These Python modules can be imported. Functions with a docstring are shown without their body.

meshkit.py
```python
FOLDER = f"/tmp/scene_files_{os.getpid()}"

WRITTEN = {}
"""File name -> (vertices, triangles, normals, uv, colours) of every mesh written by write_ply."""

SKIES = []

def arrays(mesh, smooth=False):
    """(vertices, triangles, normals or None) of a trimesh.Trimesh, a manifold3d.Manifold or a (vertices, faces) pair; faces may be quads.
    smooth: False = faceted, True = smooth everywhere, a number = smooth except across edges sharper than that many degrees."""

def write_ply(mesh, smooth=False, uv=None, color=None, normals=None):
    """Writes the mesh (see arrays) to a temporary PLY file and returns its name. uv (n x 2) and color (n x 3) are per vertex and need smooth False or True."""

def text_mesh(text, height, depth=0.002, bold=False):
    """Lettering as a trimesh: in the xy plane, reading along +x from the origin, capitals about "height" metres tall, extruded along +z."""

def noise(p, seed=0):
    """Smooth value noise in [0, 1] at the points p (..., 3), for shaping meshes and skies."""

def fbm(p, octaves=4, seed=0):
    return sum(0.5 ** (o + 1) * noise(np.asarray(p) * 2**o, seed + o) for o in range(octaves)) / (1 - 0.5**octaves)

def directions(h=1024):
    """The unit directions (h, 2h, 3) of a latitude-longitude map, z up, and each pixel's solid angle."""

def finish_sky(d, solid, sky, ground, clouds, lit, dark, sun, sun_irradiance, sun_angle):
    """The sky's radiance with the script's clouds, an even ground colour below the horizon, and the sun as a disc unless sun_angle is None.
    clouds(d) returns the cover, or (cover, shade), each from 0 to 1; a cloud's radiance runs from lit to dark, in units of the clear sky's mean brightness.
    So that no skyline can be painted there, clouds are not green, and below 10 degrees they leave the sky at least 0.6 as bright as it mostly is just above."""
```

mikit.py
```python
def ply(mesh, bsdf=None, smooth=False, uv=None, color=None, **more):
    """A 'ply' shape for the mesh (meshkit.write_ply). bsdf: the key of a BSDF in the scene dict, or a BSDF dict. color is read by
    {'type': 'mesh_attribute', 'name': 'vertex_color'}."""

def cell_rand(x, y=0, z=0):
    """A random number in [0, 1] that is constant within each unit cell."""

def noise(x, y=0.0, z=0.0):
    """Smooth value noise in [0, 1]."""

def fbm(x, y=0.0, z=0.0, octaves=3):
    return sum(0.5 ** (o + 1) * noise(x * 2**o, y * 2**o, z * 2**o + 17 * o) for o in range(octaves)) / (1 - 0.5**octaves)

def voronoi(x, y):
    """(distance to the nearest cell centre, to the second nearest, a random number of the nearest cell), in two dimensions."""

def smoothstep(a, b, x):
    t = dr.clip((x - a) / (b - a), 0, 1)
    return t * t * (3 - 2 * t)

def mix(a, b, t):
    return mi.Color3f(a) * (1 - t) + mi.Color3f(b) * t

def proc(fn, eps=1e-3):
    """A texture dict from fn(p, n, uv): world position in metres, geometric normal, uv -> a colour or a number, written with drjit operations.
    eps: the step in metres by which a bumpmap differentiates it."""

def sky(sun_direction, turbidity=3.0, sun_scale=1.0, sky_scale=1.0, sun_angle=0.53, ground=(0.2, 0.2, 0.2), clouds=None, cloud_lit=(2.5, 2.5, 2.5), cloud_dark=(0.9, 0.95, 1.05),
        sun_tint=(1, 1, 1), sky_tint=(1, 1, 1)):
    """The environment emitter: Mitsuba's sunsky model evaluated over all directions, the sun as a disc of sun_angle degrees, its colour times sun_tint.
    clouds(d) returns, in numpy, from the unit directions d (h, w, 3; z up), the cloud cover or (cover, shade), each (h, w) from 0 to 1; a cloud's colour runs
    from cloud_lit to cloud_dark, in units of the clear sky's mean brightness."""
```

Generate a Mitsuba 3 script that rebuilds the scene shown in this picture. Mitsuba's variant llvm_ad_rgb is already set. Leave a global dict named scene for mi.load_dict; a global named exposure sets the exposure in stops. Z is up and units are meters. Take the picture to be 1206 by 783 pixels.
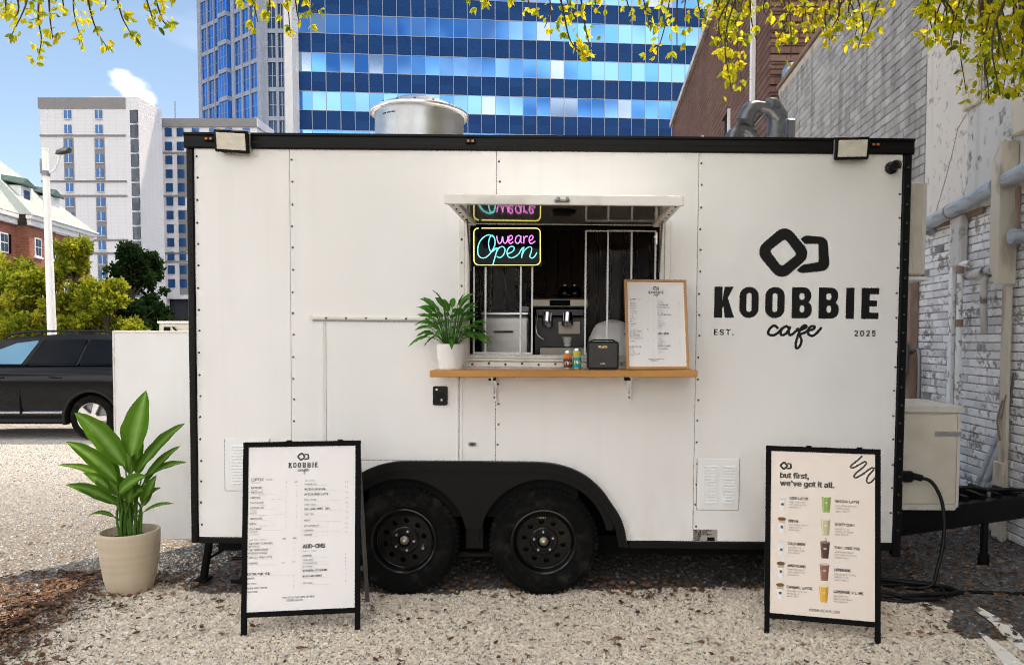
import math, random
import numpy as np
import trimesh
import drjit as dr
import mitsuba as mi
import mikit, meshkit
from mikit import noise, fbm, voronoi, smoothstep, mix, cell_rand
from shapely.geometry import Polygon, LineString, Point, box as sbox
from shapely.ops import unary_union
from shapely import affinity

T = mi.ScalarTransform4f
scene, labels = {}, {}

# ---------------------------------------------------------------- camera, sky, exposure
PITCH = math.radians(2.5)
scene['camera'] = {
    'type': 'perspective', 'fov_axis': 'x', 'fov': 2 * math.degrees(math.atan(603 / 865)),
    'near_clip': 0.05, 'far_clip': 3000.0,
    'principal_point_offset_x': -62 / 1206, 'principal_point_offset_y': -46.3 / 783,
    'to_world': T().look_at(origin=[0, 0, 1.66], target=[0, math.cos(PITCH), 1.66 - math.sin(PITCH)], up=[0, 0, 1]),
}
exposure = 3.05
SUN = np.array([0.52, 0.68, 1.75])


def clouds(d):
    """fair-weather cumulus: sparse towards the sun, more of it in the opposite half of the sky; one puff over the hotel"""
    e = np.maximum(d[..., 2], 0.0)
    p = np.stack([d[..., 0] / (e + 0.35), d[..., 1] / (e + 0.35), 0 * e], -1)
    n = meshkit.fbm(p * 2.6 + 11.3, 5, seed=4)
    south = np.clip(0.5 - 0.75 * d[..., 1], 0, 1)
    th = 0.72 - 0.36 * south  # cloud behind the view thickened to brighten the shaded trailer front
    c = np.clip((n - th) / 0.13, 0, 1) * np.clip(e / 0.05, 0, 1)
    q = np.array([-0.58, 1.0, 0.335]); q /= np.linalg.norm(q)
    a = np.array([1.0, 0.58, 0.0]); a /= np.linalg.norm(a)
    r = d @ q
    off = np.stack([d @ a, d[..., 2] - q[2]], -1)
    n2 = meshkit.fbm(d * 34.0, 4, seed=9)
    puff = np.clip(1.1 - np.hypot(off[..., 0] / 0.017, off[..., 1] / 0.011) + (n2 - 0.5) * 4.2, 0, 1) * (r > 0.98)
    wisp = np.clip((meshkit.fbm(np.stack([d[..., 0] * 5 + d[..., 2] * 9, d[..., 2] * 26, 0 * e], -1), 3, seed=2) - 0.52) * 1.6, 0, 0.35) * np.clip(1 - e / 0.5, 0, 1)
    cover = np.maximum(np.maximum(c, puff * 0.9), wisp)
    shade = np.clip((n - th - 0.16) / 0.3, 0, 0.6)
    return cover, shade


scene['sky'] = mikit.sky(SUN, turbidity=2.6, sun_scale=0.46, sky_scale=0.66, ground=(0.33, 0.31, 0.28), clouds=clouds,
                         cloud_lit=(4.9, 4.7, 4.45), cloud_dark=(2.2, 2.2, 2.15), sun_tint=(1.0, 0.98, 0.95), sky_tint=(1.17, 1.02, 0.88))

# ---------------------------------------------------------------- helpers
G = -0.05          # level of the ground


def numbered(key):
    if key not in scene and key not in labels:
        return key
    k = 1
    while f'{key}_{k:03d}' in scene or f'{key}_{k:03d}' in labels:
        k += 1
    return f'{key}_{k:03d}'


_next = {}


def quick(key):
    if key not in _next:
        _next[key] = 0
        return numbered(key)
    while True:
        _next[key] += 1
        k = f'{key}_{_next[key]:03d}'
        if k not in scene and k not in labels:
            return k


def put(name, mesh, mat, parent=None, smooth=False, label=None, cat=None, group=None, kind=None, color=None, xform=None, **more):
    key = quick((parent + '__' if parent else '') + name)
    if isinstance(mesh, dict):
        scene[key] = {**mesh, 'to_world': xform if RESIZE[0] is None else T(RESIZE[0] @ np.array(xform.matrix))}
    else:
        if ROLL[0] is not None:
            mesh = xf(mesh, ROLL[0])
        if RESIZE[0] is not None:
            mesh = xf(mesh, RESIZE[0])
        scene[key] = mikit.ply(mesh, mat, smooth=smooth, color=color, **more)
    lab = {k: v for k, v in dict(label=label, category=cat, group=group, kind=kind).items() if v}
    if lab:
        labels[key] = lab
    return key


def thing(name, label, cat, group=None):
    key = quick(name)
    labels[key] = {'label': label, 'category': cat, **({'group': group} if group else {})}
    return key


ROLL, RESIZE = [None], [None]


def resized(base, factor, to):
    """a building modelled about its base point, brought to its true size and place"""
    M = np.diag([factor, factor, factor, 1.0])
    M[:3, 3] = np.array(to) - factor * np.array(base)
    return M


def as_tm(m):
    if isinstance(m, trimesh.Trimesh):
        return m
    v, f, _ = meshkit.arrays(m)
    return trimesh.Trimesh(v, f, process=False)


def xf(m, M):
    m = as_tm(m).copy()
    m.apply_transform(M)
    return m


def cat(*ms):
    ms = [as_tm(m) for m in (ms[0] if len(ms) == 1 and isinstance(ms[0], list) else ms)]
    vs, fs, n = [], [], 0
    for m in ms:
        vs.append(np.asarray(m.vertices)); fs.append(np.asarray(m.faces) + n); n += len(m.vertices)
    return trimesh.Trimesh(np.vstack(vs), np.vstack(fs), process=False)


def move(m, x=0, y=0, z=0):
    return xf(m, trimesh.transformations.translation_matrix([x, y, z]))


def turn(m, deg, axis=(0, 0, 1), at=(0, 0, 0)):
    return xf(m, trimesh.transformations.rotation_matrix(math.radians(deg), axis, at))


def box(x0, x1, y0, y1, z0, z1, b=0.0):
    lo, hi = np.array([x0, y0, z0], float), np.array([x1, y1, z1], float)
    if b <= 0:
        return trimesh.creation.box(bounds=[lo, hi])
    b = min(b, 0.45 * float((hi - lo).min()))
    pts = []
    for i in range(8):
        s = np.array([i & 1, i >> 1 & 1, i >> 2 & 1])
        c = np.where(s, hi, lo)
        ins = np.where(s, -b, b)
        for k in range(3):
            p = c + ins
            p[k] = c[k]
            pts.append(p)
    return trimesh.convex.convex_hull(np.array(pts))


def hull(pts):
    return trimesh.convex.convex_hull(np.asarray(pts, float))


def catmull(pts, n=8):
    p = np.asarray(pts, float)
    p = np.vstack([2 * p[0] - p[1], p, 2 * p[-1] - p[-2]])
    out = []
    for i in range(1, len(p) - 2):
        a, b, c, d = p[i - 1:i + 3]
        for t in np.linspace(0, 1, n, endpoint=False):
            out.append(0.5 * (2 * b + (c - a) * t + (2 * a - 5 * b + 4 * c - d) * t * t + (3 * b - a - 3 * c + d) * t ** 3))
    return np.vstack([out, p[-2]])


def tube(pts, r, n=8, caps=True):
    p = np.asarray(pts, float)
    r = np.broadcast_to(np.asarray(r, float), (len(p),))
    t = np.gradient(p, axis=0)
    t /= np.linalg.norm(t, axis=1, keepdims=True) + 1e-12
    a = np.cross(t[0], [0, 0, 1.0] if abs(t[0][2]) < 0.9 else [1.0, 0, 0])
    a /= np.linalg.norm(a)
    ang = np.arange(n) * 2 * math.pi / n
    V = []
    for i in range(len(p)):
        a = a - t[i] * (a @ t[i])
        a /= np.linalg.norm(a) + 1e-12
        b = np.cross(t[i], a)
        V.append(p[i] + r[i] * (np.cos(ang)[:, None] * a + np.sin(ang)[:, None] * b))
    V = np.vstack(V)
    F = []
    for i in range(len(p) - 1):
        for j in range(n):
            k = (j + 1) % n
            q = [i * n + j, i * n + k, (i + 1) * n + k, (i + 1) * n + j]
            F += [[q[0], q[1], q[2]], [q[0], q[2], q[3]]]
    if caps:
        m = len(V)
        V = np.vstack([V, p[0], p[-1]])
        for j in range(n):
            k = (j + 1) % n
            F += [[m, k, j], [m + 1, (len(p) - 1) * n + j, (len(p) - 1) * n + k]]
    return trimesh.Trimesh(V, F, process=False)


def rod(a, b, r, n=10):
    return tube([a, b], r, n)


def lathe(prof, n=32):
    """profile of (radius, z), about the z axis; listed bottom to top on the outside"""
    pr = np.asarray(prof, float)
    ang = np.arange(n) * 2 * math.pi / n
    V = np.stack([pr[:, None, 0] * np.cos(ang), pr[:, None, 0] * np.sin(ang), np.broadcast_to(pr[:, None, 1], (len(pr), n))], -1).reshape(-1, 3)
    F = []
    for i in range(len(pr) - 1):
        for j in range(n):
            k = (j + 1) % n
            q = [i * n + j, i * n + k, (i + 1) * n + k, (i + 1) * n + j]
            F += [[q[0], q[1], q[2]], [q[0], q[2], q[3]]]
    return trimesh.Trimesh(V, F, process=False)


TO_Y = np.array([[1, 0, 0, 0], [0, 0, -1, 0], [0, 1, 0, 0], [0, 0, 0, 1.0]])   # (x, y, z) -> (x, -z, y)


def flat(poly, y0, y1):
    """polygon in (x, z), filled between the planes y0 (front) and y1"""
    gs = [g for g in getattr(poly, 'geoms', [poly]) if g.geom_type == 'Polygon' and g.area > 1e-9]
    m = cat([trimesh.creation.extrude_polygon(g, y1 - y0, engine='earcut') for g in gs])
    return move(xf(m, TO_Y), 0, y1, 0)


def extr(poly, h):
    gs = [g for g in getattr(poly, 'geoms', [poly]) if g.geom_type == 'Polygon' and g.area > 1e-12]
    return cat([trimesh.creation.extrude_polygon(g, h, engine='earcut') for g in gs])


def rrect(x0, x1, z0, z1, r):
    return sbox(x0 + r, z0 + r, x1 - r, z1 - r).buffer(r, 6)


def frame(o, u, v):
    """matrix taking local (x, y, z) to o + x u + y v + z (u x v)"""
    u, v = np.asarray(u, float), np.asarray(v, float)
    u = u / np.linalg.norm(u)
    w = np.cross(u, v); w /= np.linalg.norm(w)
    v = np.cross(w, u)
    M = np.eye(4)
    M[:3, 0], M[:3, 1], M[:3, 2], M[:3, 3] = u, v, w, o
    return M


# a plain stroke alphabet for print of a millimetre or two
_S = dict(A='0014 1434 2', B='', )
STROKES = {
    'A': [(0, 0, 2, 6), (2, 6, 4, 0), (1, 2, 3, 2)], 'B': [(0, 0, 0, 6), (0, 6, 3, 6), (3, 6, 3, 3), (0, 3, 4, 3), (4, 3, 4, 0), (0, 0, 4, 0)],
    'C': [(4, 6, 0, 6), (0, 6, 0, 0), (0, 0, 4, 0)], 'D': [(0, 0, 0, 6), (0, 6, 3, 6), (3, 6, 4, 4), (4, 4, 4, 2), (4, 2, 3, 0), (3, 0, 0, 0)],
    'E': [(0, 0, 0, 6), (0, 6, 4, 6), (0, 3, 3, 3), (0, 0, 4, 0)], 'F': [(0, 0, 0, 6), (0, 6, 4, 6), (0, 3, 3, 3)],
    'G': [(4, 6, 0, 6), (0, 6, 0, 0), (0, 0, 4, 0), (4, 0, 4, 3), (4, 3, 2, 3)], 'H': [(0, 0, 0, 6), (4, 0, 4, 6), (0, 3, 4, 3)],
    'I': [(2, 0, 2, 6)], 'K': [(0, 0, 0, 6), (0, 2, 4, 6), (1, 3, 4, 0)], 'L': [(0, 0, 0, 6), (0, 0, 4, 0)],
    'M': [(0, 0, 0, 6), (0, 6, 2, 3), (2, 3, 4, 6), (4, 6, 4, 0)], 'N': [(0, 0, 0, 6), (0, 6, 4, 0), (4, 0, 4, 6)],
    'O': [(0, 0, 0, 6), (0, 6, 4, 6), (4, 6, 4, 0), (0, 0, 4, 0)], 'P': [(0, 0, 0, 6), (0, 6, 4, 6), (4, 6, 4, 3), (0, 3, 4, 3)],
    'R': [(0, 0, 0, 6), (0, 6, 4, 6), (4, 6, 4, 3), (0, 3, 4, 3), (2, 3, 4, 0)], 'S': [(4, 6, 0, 6), (0, 6, 0, 3), (0, 3, 4, 3), (4, 3, 4, 0), (4, 0, 0, 0)],
    'T': [(0, 6, 4, 6), (2, 0, 2, 6)], 'U': [(0, 6, 0, 0), (0, 0, 4, 0), (4, 0, 4, 6)], 'V': [(0, 6, 2, 0), (2, 0, 4, 6)],
    'W': [(0, 6, 1, 0), (1, 0, 2, 4), (2, 4, 3, 0), (3, 0, 4, 6)], 'X': [(0, 0, 4, 6), (0, 6, 4, 0)], 'Y': [(0, 6, 2, 3), (4, 6, 2, 3), (2, 3, 2, 0)],
    '+': [(0, 3, 4, 3), (2, 1, 2, 5)], '-': [(0, 3, 4, 3)], '.': [(1.5, 0, 2.2, 0)], '1': [(2, 0, 2, 6)], '2': [(0, 6, 4, 6), (4, 6, 4, 3), (4, 3, 0, 3), (0, 3, 0, 0), (0, 0, 4, 0)],
    '5': [(4, 6, 0, 6), (0, 6, 0, 3), (0, 3, 4, 3), (4, 3, 4, 0), (4, 0, 0, 0)], '0': [(0, 0, 0, 6), (0, 6, 4, 6), (4, 6, 4, 0), (0, 0, 4, 0)],
    '4': [(0, 6, 0, 3), (0, 3, 4, 3), (3, 0, 3, 6)], '6': [(4, 6, 0, 6), (0, 6, 0, 0), (0, 0, 4, 0), (4, 0, 4, 3), (4, 3, 0, 3)], '3': [(0, 6, 4, 6), (4, 6, 4, 0), (4, 0, 0, 0), (1, 3, 4, 3)],
}


def small_text(s, h, x=0.0, y=0.0, wt=0.17):
    """polygons of a line of stroke letters, capitals h tall, starting at (x, y)"""
    k = h / 6.0
    wt *= 1.25
    V, F = [], []
    for ch in s.upper():
        for (a, b, c, d) in STROKES.get(ch, ()):
            p, q = np.array([x + a * k, y + b * k]), np.array([x + c * k, y + d * k])
            t = (q - p) / (np.linalg.norm(q - p) + 1e-9) * wt * h / 2
            n = np.array([-t[1], t[0]])
            i = len(V)
            V += [p - t + n, p - t - n, q + t - n, q + t + n]
            F += [[i, i + 1, i + 2], [i, i + 2, i + 3]]
        x += 5.6 * k if ch != ' ' else 3.4 * k
    V = np.array(V).reshape(-1, 2)
    return trimesh.Trimesh(np.hstack([V, np.zeros((len(V), 1))]), F, process=False)


def sheet(poly):
    """a polygon of (x, y) as a flat sheet facing +z"""
    vs, fs, n = [], [], 0
    for g in getattr(poly, 'geoms', [poly]):
        v, f = trimesh.creation.triangulate_polygon(g, engine='earcut')
        a = v[f]
        cr = (a[:, 1, 0] - a[:, 0, 0]) * (a[:, 2, 1] - a[:, 0, 1]) - (a[:, 1, 1] - a[:, 0, 1]) * (a[:, 2, 0] - a[:, 0, 0])
        f = np.where((cr < 0)[:, None], f[:, ::-1], f)
        vs.append(v); fs.append(f + n); n += len(v)
    v = np.vstack(vs)
    return trimesh.Trimesh(np.hstack([v, np.zeros((len(v), 1))]), np.vstack(fs), process=False)


class Print:
    """flat print on a sheet: pieces of one colour each, joined with a colour per vertex"""
    def __init__(self):
        self.parts = []

    def add(self, m, c, z=0.0):
        if len(m.faces):
            self.parts.append((move(m, 0, 0, z), c))

    def mesh(self):
        m = cat([p[0] for p in self.parts])
        return m, np.vstack([np.tile(p[1], (len(p[0].vertices), 1)) for p in self.parts])


# ---------------------------------------------------------------- materials
def C(*c):
    return {'type': 'rgb', 'value': list(c)}


def mat(name, base, rough=0.5, metal=0.0, spec=0.5, bump=None, scale=1.0, eps=1e-3, **more):
    if isinstance(base, tuple):
        base = C(*base)
    elif callable(base):
        base = mikit.proc(base)
    if callable(rough):
        rough = mikit.proc(rough)
    b = {'type': 'principled', 'base_color': base, 'roughness': rough, 'metallic': metal, 'specular': spec, **more}
    if bump is not None:
        b = {'type': 'bumpmap', 'nested_texture': mikit.proc(bump, eps=eps), 'scale': scale, 'bsdf': b}
    scene[name] = {'type': 'twosided', 'bsdf': b}


VC = {'type': 'mesh_attribute', 'name': 'vertex_color'}
mat('m_panel', lambda p, n, uv: mix((.82, .805, .785), (.66, .625, .57), dr.clip(smoothstep(.45, .85, fbm(p.x * 1.3, p.z * .6, p.y, 4)) * .25 + .5 * smoothstep(1.0, .34, p.z) * smoothstep(.35, .8, fbm(p.x * 7, p.z * 2.5, 0.0, 4)) + .10 * smoothstep(.60, .85, fbm(p.x * 13, p.z * .35, 5.0, 3)), 0, 1)),
    lambda p, n, uv: .24 + .16 * fbm(p.x * 3, p.z * 2, p.y), bump=lambda p, n, uv: fbm(p.x * 2.1, p.z * 1.5, 2.0, 2), scale=.016, eps=.02)
mat('m_black', (.004, .004, .0042), .4, spec=.2)
mat('m_matte_black', (.004, .004, .0042), .75, spec=.12)
mat('m_rubber', lambda p, n, uv: mix((.004, .004, .004), (.032, .029, .024), smoothstep(.45, .9, fbm(p.x * 14, p.y * 14, p.z * 14, 4)) * .8), .85, spec=.12)
mat('m_gloss_black', (.003, .003, .0032), .2, spec=.3, clearcoat=.2, clearcoat_gloss=.9)
mat('m_cream', lambda p, n, uv: mix((.66, .61, .51), (.55, .49, .39), smoothstep(.4, .8, fbm(p.x * 6, p.y * 6, p.z * 6)) * .6), .42)
mat('m_frame', lambda p, n, uv: mix((.70, .67, .61), (.52, .48, .42), smoothstep(.5, .8, fbm(p.x * 8, p.y * 8, p.z * 8)) * .7), .35, .15)
mat('m_alu', (.72, .71, .70), .28, .9)
mat('m_galv', lambda p, n, uv: mix((.56, .57, .58), (.40, .41, .43), fbm(p.x * 14, p.y * 14, p.z * 14)), .33, .9)
mat('m_dull_metal', (.22, .22, .23), .38, .85)
mat('m_chrome', (.8, .8, .8), .12, 1.0)
mat('m_steel_sheet', lambda p, n, uv: mix((.52, .51, .49), (.40, .39, .38), fbm(p.x * 3, p.z * 30, p.y * 3)), .3, .7)
mat('m_awning_under', (.34, .32, .30), .07, .75)
mat('m_logo', (.007, .007, .007), .55, spec=.2)
mat('m_screw', (.05, .045, .04), .4, .6)
mat('m_brass', (.75, .55, .25), .3, .9)
mat('m_amber', (.55, .16, .03), .25)
mat('m_print', VC, .65)
mat('m_vcol', VC, .75)
mat('m_stone', VC, .85)
mat('m_white_paint', (.80, .80, .79), .4)
mat('m_sign_white', (.84, .81, .80), .45)
mat('m_sign_cream', (.84, .74, .65), .5)
mat('m_lens', lambda p, n, uv: mix((.84, .80, .70), (.66, .61, .50), fbm(p.x * 30, p.y * 30, p.z * 30)), .15)


def grain(p, n, uv):
    w = fbm(p.x * 1.6, p.y * 26, p.z * 26, 4)
    k = cell_rand(dr.floor(p.x * 2.1 + 3 * cell_rand(dr.floor(p.y * 24))), dr.floor(p.y * 24))
    return mix((.36, .15, .025), (.56, .275, .06), w * .7 + k * .3)


mat('m_shelf_wood', grain, .38)
mat('m_oak', lambda p, n, uv: mix((.40, .20, .07), (.56, .31, .12), fbm(p.x * 22, p.y * 22, p.z * 4, 4)), .5)
mat('m_dark_wood', lambda p, n, uv: mix((.05, .024, .012), (.10, .048, .024), fbm(p.x * 30, p.y * 20, p.z * 2, 4)), .55)
mat('m_inside', (.022, .020, .018), .7, spec=.2)
mat('m_soil', (.035, .022, .014), .95)
mat('m_white_ceramic', (.82, .80, .77), .3)
mat('m_planter', lambda p, n, uv: mix((.60, .50, .37), (.47, .375, .26), dr.clip(fbm(p.x * 4, p.y * 4, p.z * 42, 4) * .7 + .5 * smoothstep(.10, -.05, p.z), 0, 1)), .6,
    bump=lambda p, n, uv: fbm(p.x * 3, p.y * 3, p.z * 60, 3), scale=.0015)
mat('m_cable', (.008, .008, .008), .5, spec=.3)
mat('m_speaker_cloth', lambda p, n, uv: mix((.035, .034, .033), (.07, .068, .066), noise(p.x * 700, p.z * 700, 0.0)), .8)
scene['m_glass'] = {'type': 'thindielectric', 'int_ior': 1.09}
mat('m_tint', (.004, .006, .010), .04, spec=.10)
mat('m_pipe', lambda p, n, uv: mix((.19, .20, .215), (.08, .084, .092), fbm(p.x * 14, p.y * 14, p.z * 14)), .3, .6)


def leafmat(name, base, trans=.9):
    scene[name] = {'type': 'principledthin', 'base_color': base if isinstance(base, dict) else C(*base), 'roughness': .45, 'specular' if False else 'spec_trans': 0.0, 'diff_trans': trans, 'eta': 1.4}


leafmat('m_leaf_bright', VC, 1.35)
leafmat('m_leaf_plant', VC, .5)
leafmat('m_leaf_tree', VC, 1.1)
mat('m_bark', lambda p, n, uv: mix((.12, .09, .065), (.05, .038, .028), fbm(p.x * 20, p.y * 20, p.z * 5)), .9)

# ---------------------------------------------------------------- ground
def foreground_edge(x):
    return 4.90 + 0.10 * np.sin(x * 2.1) + 0.06 * np.sin(x * 5.3 + 1)


def ground_col(p, n, uv):
    wob = fbm(p.x * 2.2, p.y * 2.2, 0.0, 4) - .5
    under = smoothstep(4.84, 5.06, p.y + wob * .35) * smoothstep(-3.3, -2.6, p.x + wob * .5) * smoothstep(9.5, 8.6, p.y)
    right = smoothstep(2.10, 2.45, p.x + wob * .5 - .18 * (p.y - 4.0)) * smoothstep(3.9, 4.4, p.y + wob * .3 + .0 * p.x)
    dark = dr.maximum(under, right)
    _, _, r = voronoi(p.x * 42, p.y * 42)
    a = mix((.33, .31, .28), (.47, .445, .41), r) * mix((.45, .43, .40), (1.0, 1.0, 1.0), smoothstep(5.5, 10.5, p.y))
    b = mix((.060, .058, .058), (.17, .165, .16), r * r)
    far = smoothstep(16, 22, p.y)
    asphalt = mix((.06, .06, .062), (.10, .10, .10), r)
    strip = smoothstep(.62, .30, dr.abs(p.x + 3.38 + .10 * (p.y - 4.4) + wob * .6)) * smoothstep(5.4, 5.1, p.y + wob * .4)  # brown under the fallen leaves, darkened further to stand in for shade
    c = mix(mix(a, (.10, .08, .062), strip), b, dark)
    return mix(c, asphalt, far)


def ground_bump(p, n, uv):
    d1, d2, r = voronoi(p.x * 42, p.y * 42)
    return (1 - smoothstep(0.0, .75, d1)) * .8 + r * .4 + .6 * fbm(p.x * 90, p.y * 90, 0.0, 2)


mat('m_ground', ground_col, .92, bump=ground_bump, scale=.010, eps=.003)
gs = trimesh.creation.box(bounds=[[-450, -60, G - .02], [300, 700, G]])
mat('m_sun_streak', lambda p, n, uv: mix((.84, .79, .70), (.20, .18, .16), smoothstep(.52, .66, fbm(p.x * 14, p.y * 14, 0.0, 4))), .8)  # streaks of sunlight painted as pale patchy sheets on the ground
for pts_, lab_ in (([(2.581, 4.571), (2.635, 4.60), (2.66, 4.30), (2.594, 4.05), (2.49, 3.90), (2.52, 4.15), (2.57, 4.35)], 'streak of sunlight at the right put in as a pale sheet, the upper of two'), ([(2.402, 4.196), (2.425, 4.135), (2.42, 3.95), (2.40, 3.75), (2.36, 3.45), (2.20, 3.40), (2.29, 3.75), (2.36, 4.0)], 'streak of sunlight at the right put in as a pale sheet, the lower of two')):
    put('painted_line', move(extr(Polygon(pts_), .004), 0, 0, G + .012), 'm_sun_streak', kind='structure', label=lab_)
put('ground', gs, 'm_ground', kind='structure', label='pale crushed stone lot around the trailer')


def rocks(rng, x, y, size, flatness=.6):
    """crushed stones: jittered boxes, 12 triangles each"""
    n = len(x)
    cor = np.array([[i & 1, i >> 1 & 1, i >> 2 & 1] for i in range(8)], float) * 2 - 1
    V = cor[None] * (1 + rng.uniform(-.38, .22, (n, 8, 3)))
    s = size[:, None] * np.stack([rng.uniform(.6, 1.25, n), rng.uniform(.4, .75, n), rng.uniform(.28, .5, n)], 1)
    V = V * s[:, None, :]
    q = rng.normal(size=(n, 4)) * np.array([1.0, .28, .28, 1.0])
    q /= np.linalg.norm(q, axis=1, keepdims=True)
    w, a, b, c = q.T
    R = np.stack([1 - 2 * (b * b + c * c), 2 * (a * b - c * w), 2 * (a * c + b * w), 2 * (a * b + c * w), 1 - 2 * (a * a + c * c), 2 * (b * c - a * w), 2 * (a * c - b * w), 2 * (b * c + a * w), 1 - 2 * (a * a + b * b)], 1).reshape(n, 3, 3)
    V = np.einsum('nij,nkj->nki', R, V)
    V += np.stack([x, y, np.full(n, G) + size * rng.uniform(.0, .35, n)], 1)[:, None]
    f = np.array([[0, 1, 3], [0, 3, 2], [4, 6, 7], [4, 7, 5], [0, 4, 5], [0, 5, 1], [2, 3, 7], [2, 7, 6], [0, 2, 6], [0, 6, 4], [1, 5, 7], [1, 7, 3]])[:, ::-1]
    F = (f[None] + (np.arange(n) * 8)[:, None, None]).reshape(-1, 3)
    return trimesh.Trimesh(V.reshape(-1, 3), F, process=False)


def scatter(rng, n, x0, x1, y0, y1, keep):
    x, y = rng.uniform(x0, x1, n), rng.uniform(y0, y1, n)
    k = keep(x, y)
    return x[k], y[k]


rng = np.random.default_rng(7)
wob = lambda x, y: meshkit.fbm(np.stack([x * 2.2, y * 2.2, 0 * x], -1), 3, seed=3) - .5


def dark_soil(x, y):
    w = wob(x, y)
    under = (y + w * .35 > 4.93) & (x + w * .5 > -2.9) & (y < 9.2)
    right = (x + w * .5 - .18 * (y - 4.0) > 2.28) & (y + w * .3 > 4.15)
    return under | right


def litter_zone(x, y):
    """how thick the fallen leaves lie"""
    w = wob(x * 1.7 + 4, y * 1.7)
    strip = np.exp(-((x + 3.36 + .10 * (y - 4.4) + w * .5) / .34) ** 2) * (y < 5.3)
    back = .28 * np.exp(-((y - 5.0 + w * .3) / .16) ** 2) * (x > -2.9) * (x < 2.4)
    side = .07 * ((x - .18 * (y - 4) + w * .6 > 2.15) & (y > 4.0))
    under = .10 * ((y > 5.0) & (x > -2.9))
    return np.maximum(np.maximum(strip, back), np.maximum(side, under)) + .012


x, y = scatter(rng, 140000, -3.6, 3.2, 3.2, 5.15, lambda x, y: ~dark_soil(x, y))
x2, y2 = scatter(rng, 84000, -10.5, -2.6, 3.4, 12.0, lambda x, y: ((x < -.62 * y + .9) | (y > 5)) & (x > -.80 * y) & (rng.random(len(x)) < 1.15 - (y - 5) / 7.5))
x, y = np.r_[x, x2], np.r_[y, y2]
k = rng.random(len(x)) > .85 * np.exp(-((x + 3.38 + .10 * (y - 4.4) + wob(x * 1.7 + 4, y * 1.7) * .5) / .36) ** 2) * (y < 5.2)
x, y = x[k], y[k]
size = rng.uniform(.0054, .0118, len(x)) * np.where(x < -2.7, .85, 1.0) * (1 + .35 * (rng.random(len(x)) < .12))
tone = rng.normal(1.0, .18, (len(x), 1)).clip(.45, 1.2) * np.where(rng.random((len(x), 1)) < .045, .3, 1)
warm = rng.random((len(x), 1))
left = np.clip((-x[:, None] - 2.9) / .9, 0, 1)  # stones in the sun greyed and darkened in colour to temper the glare
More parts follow.
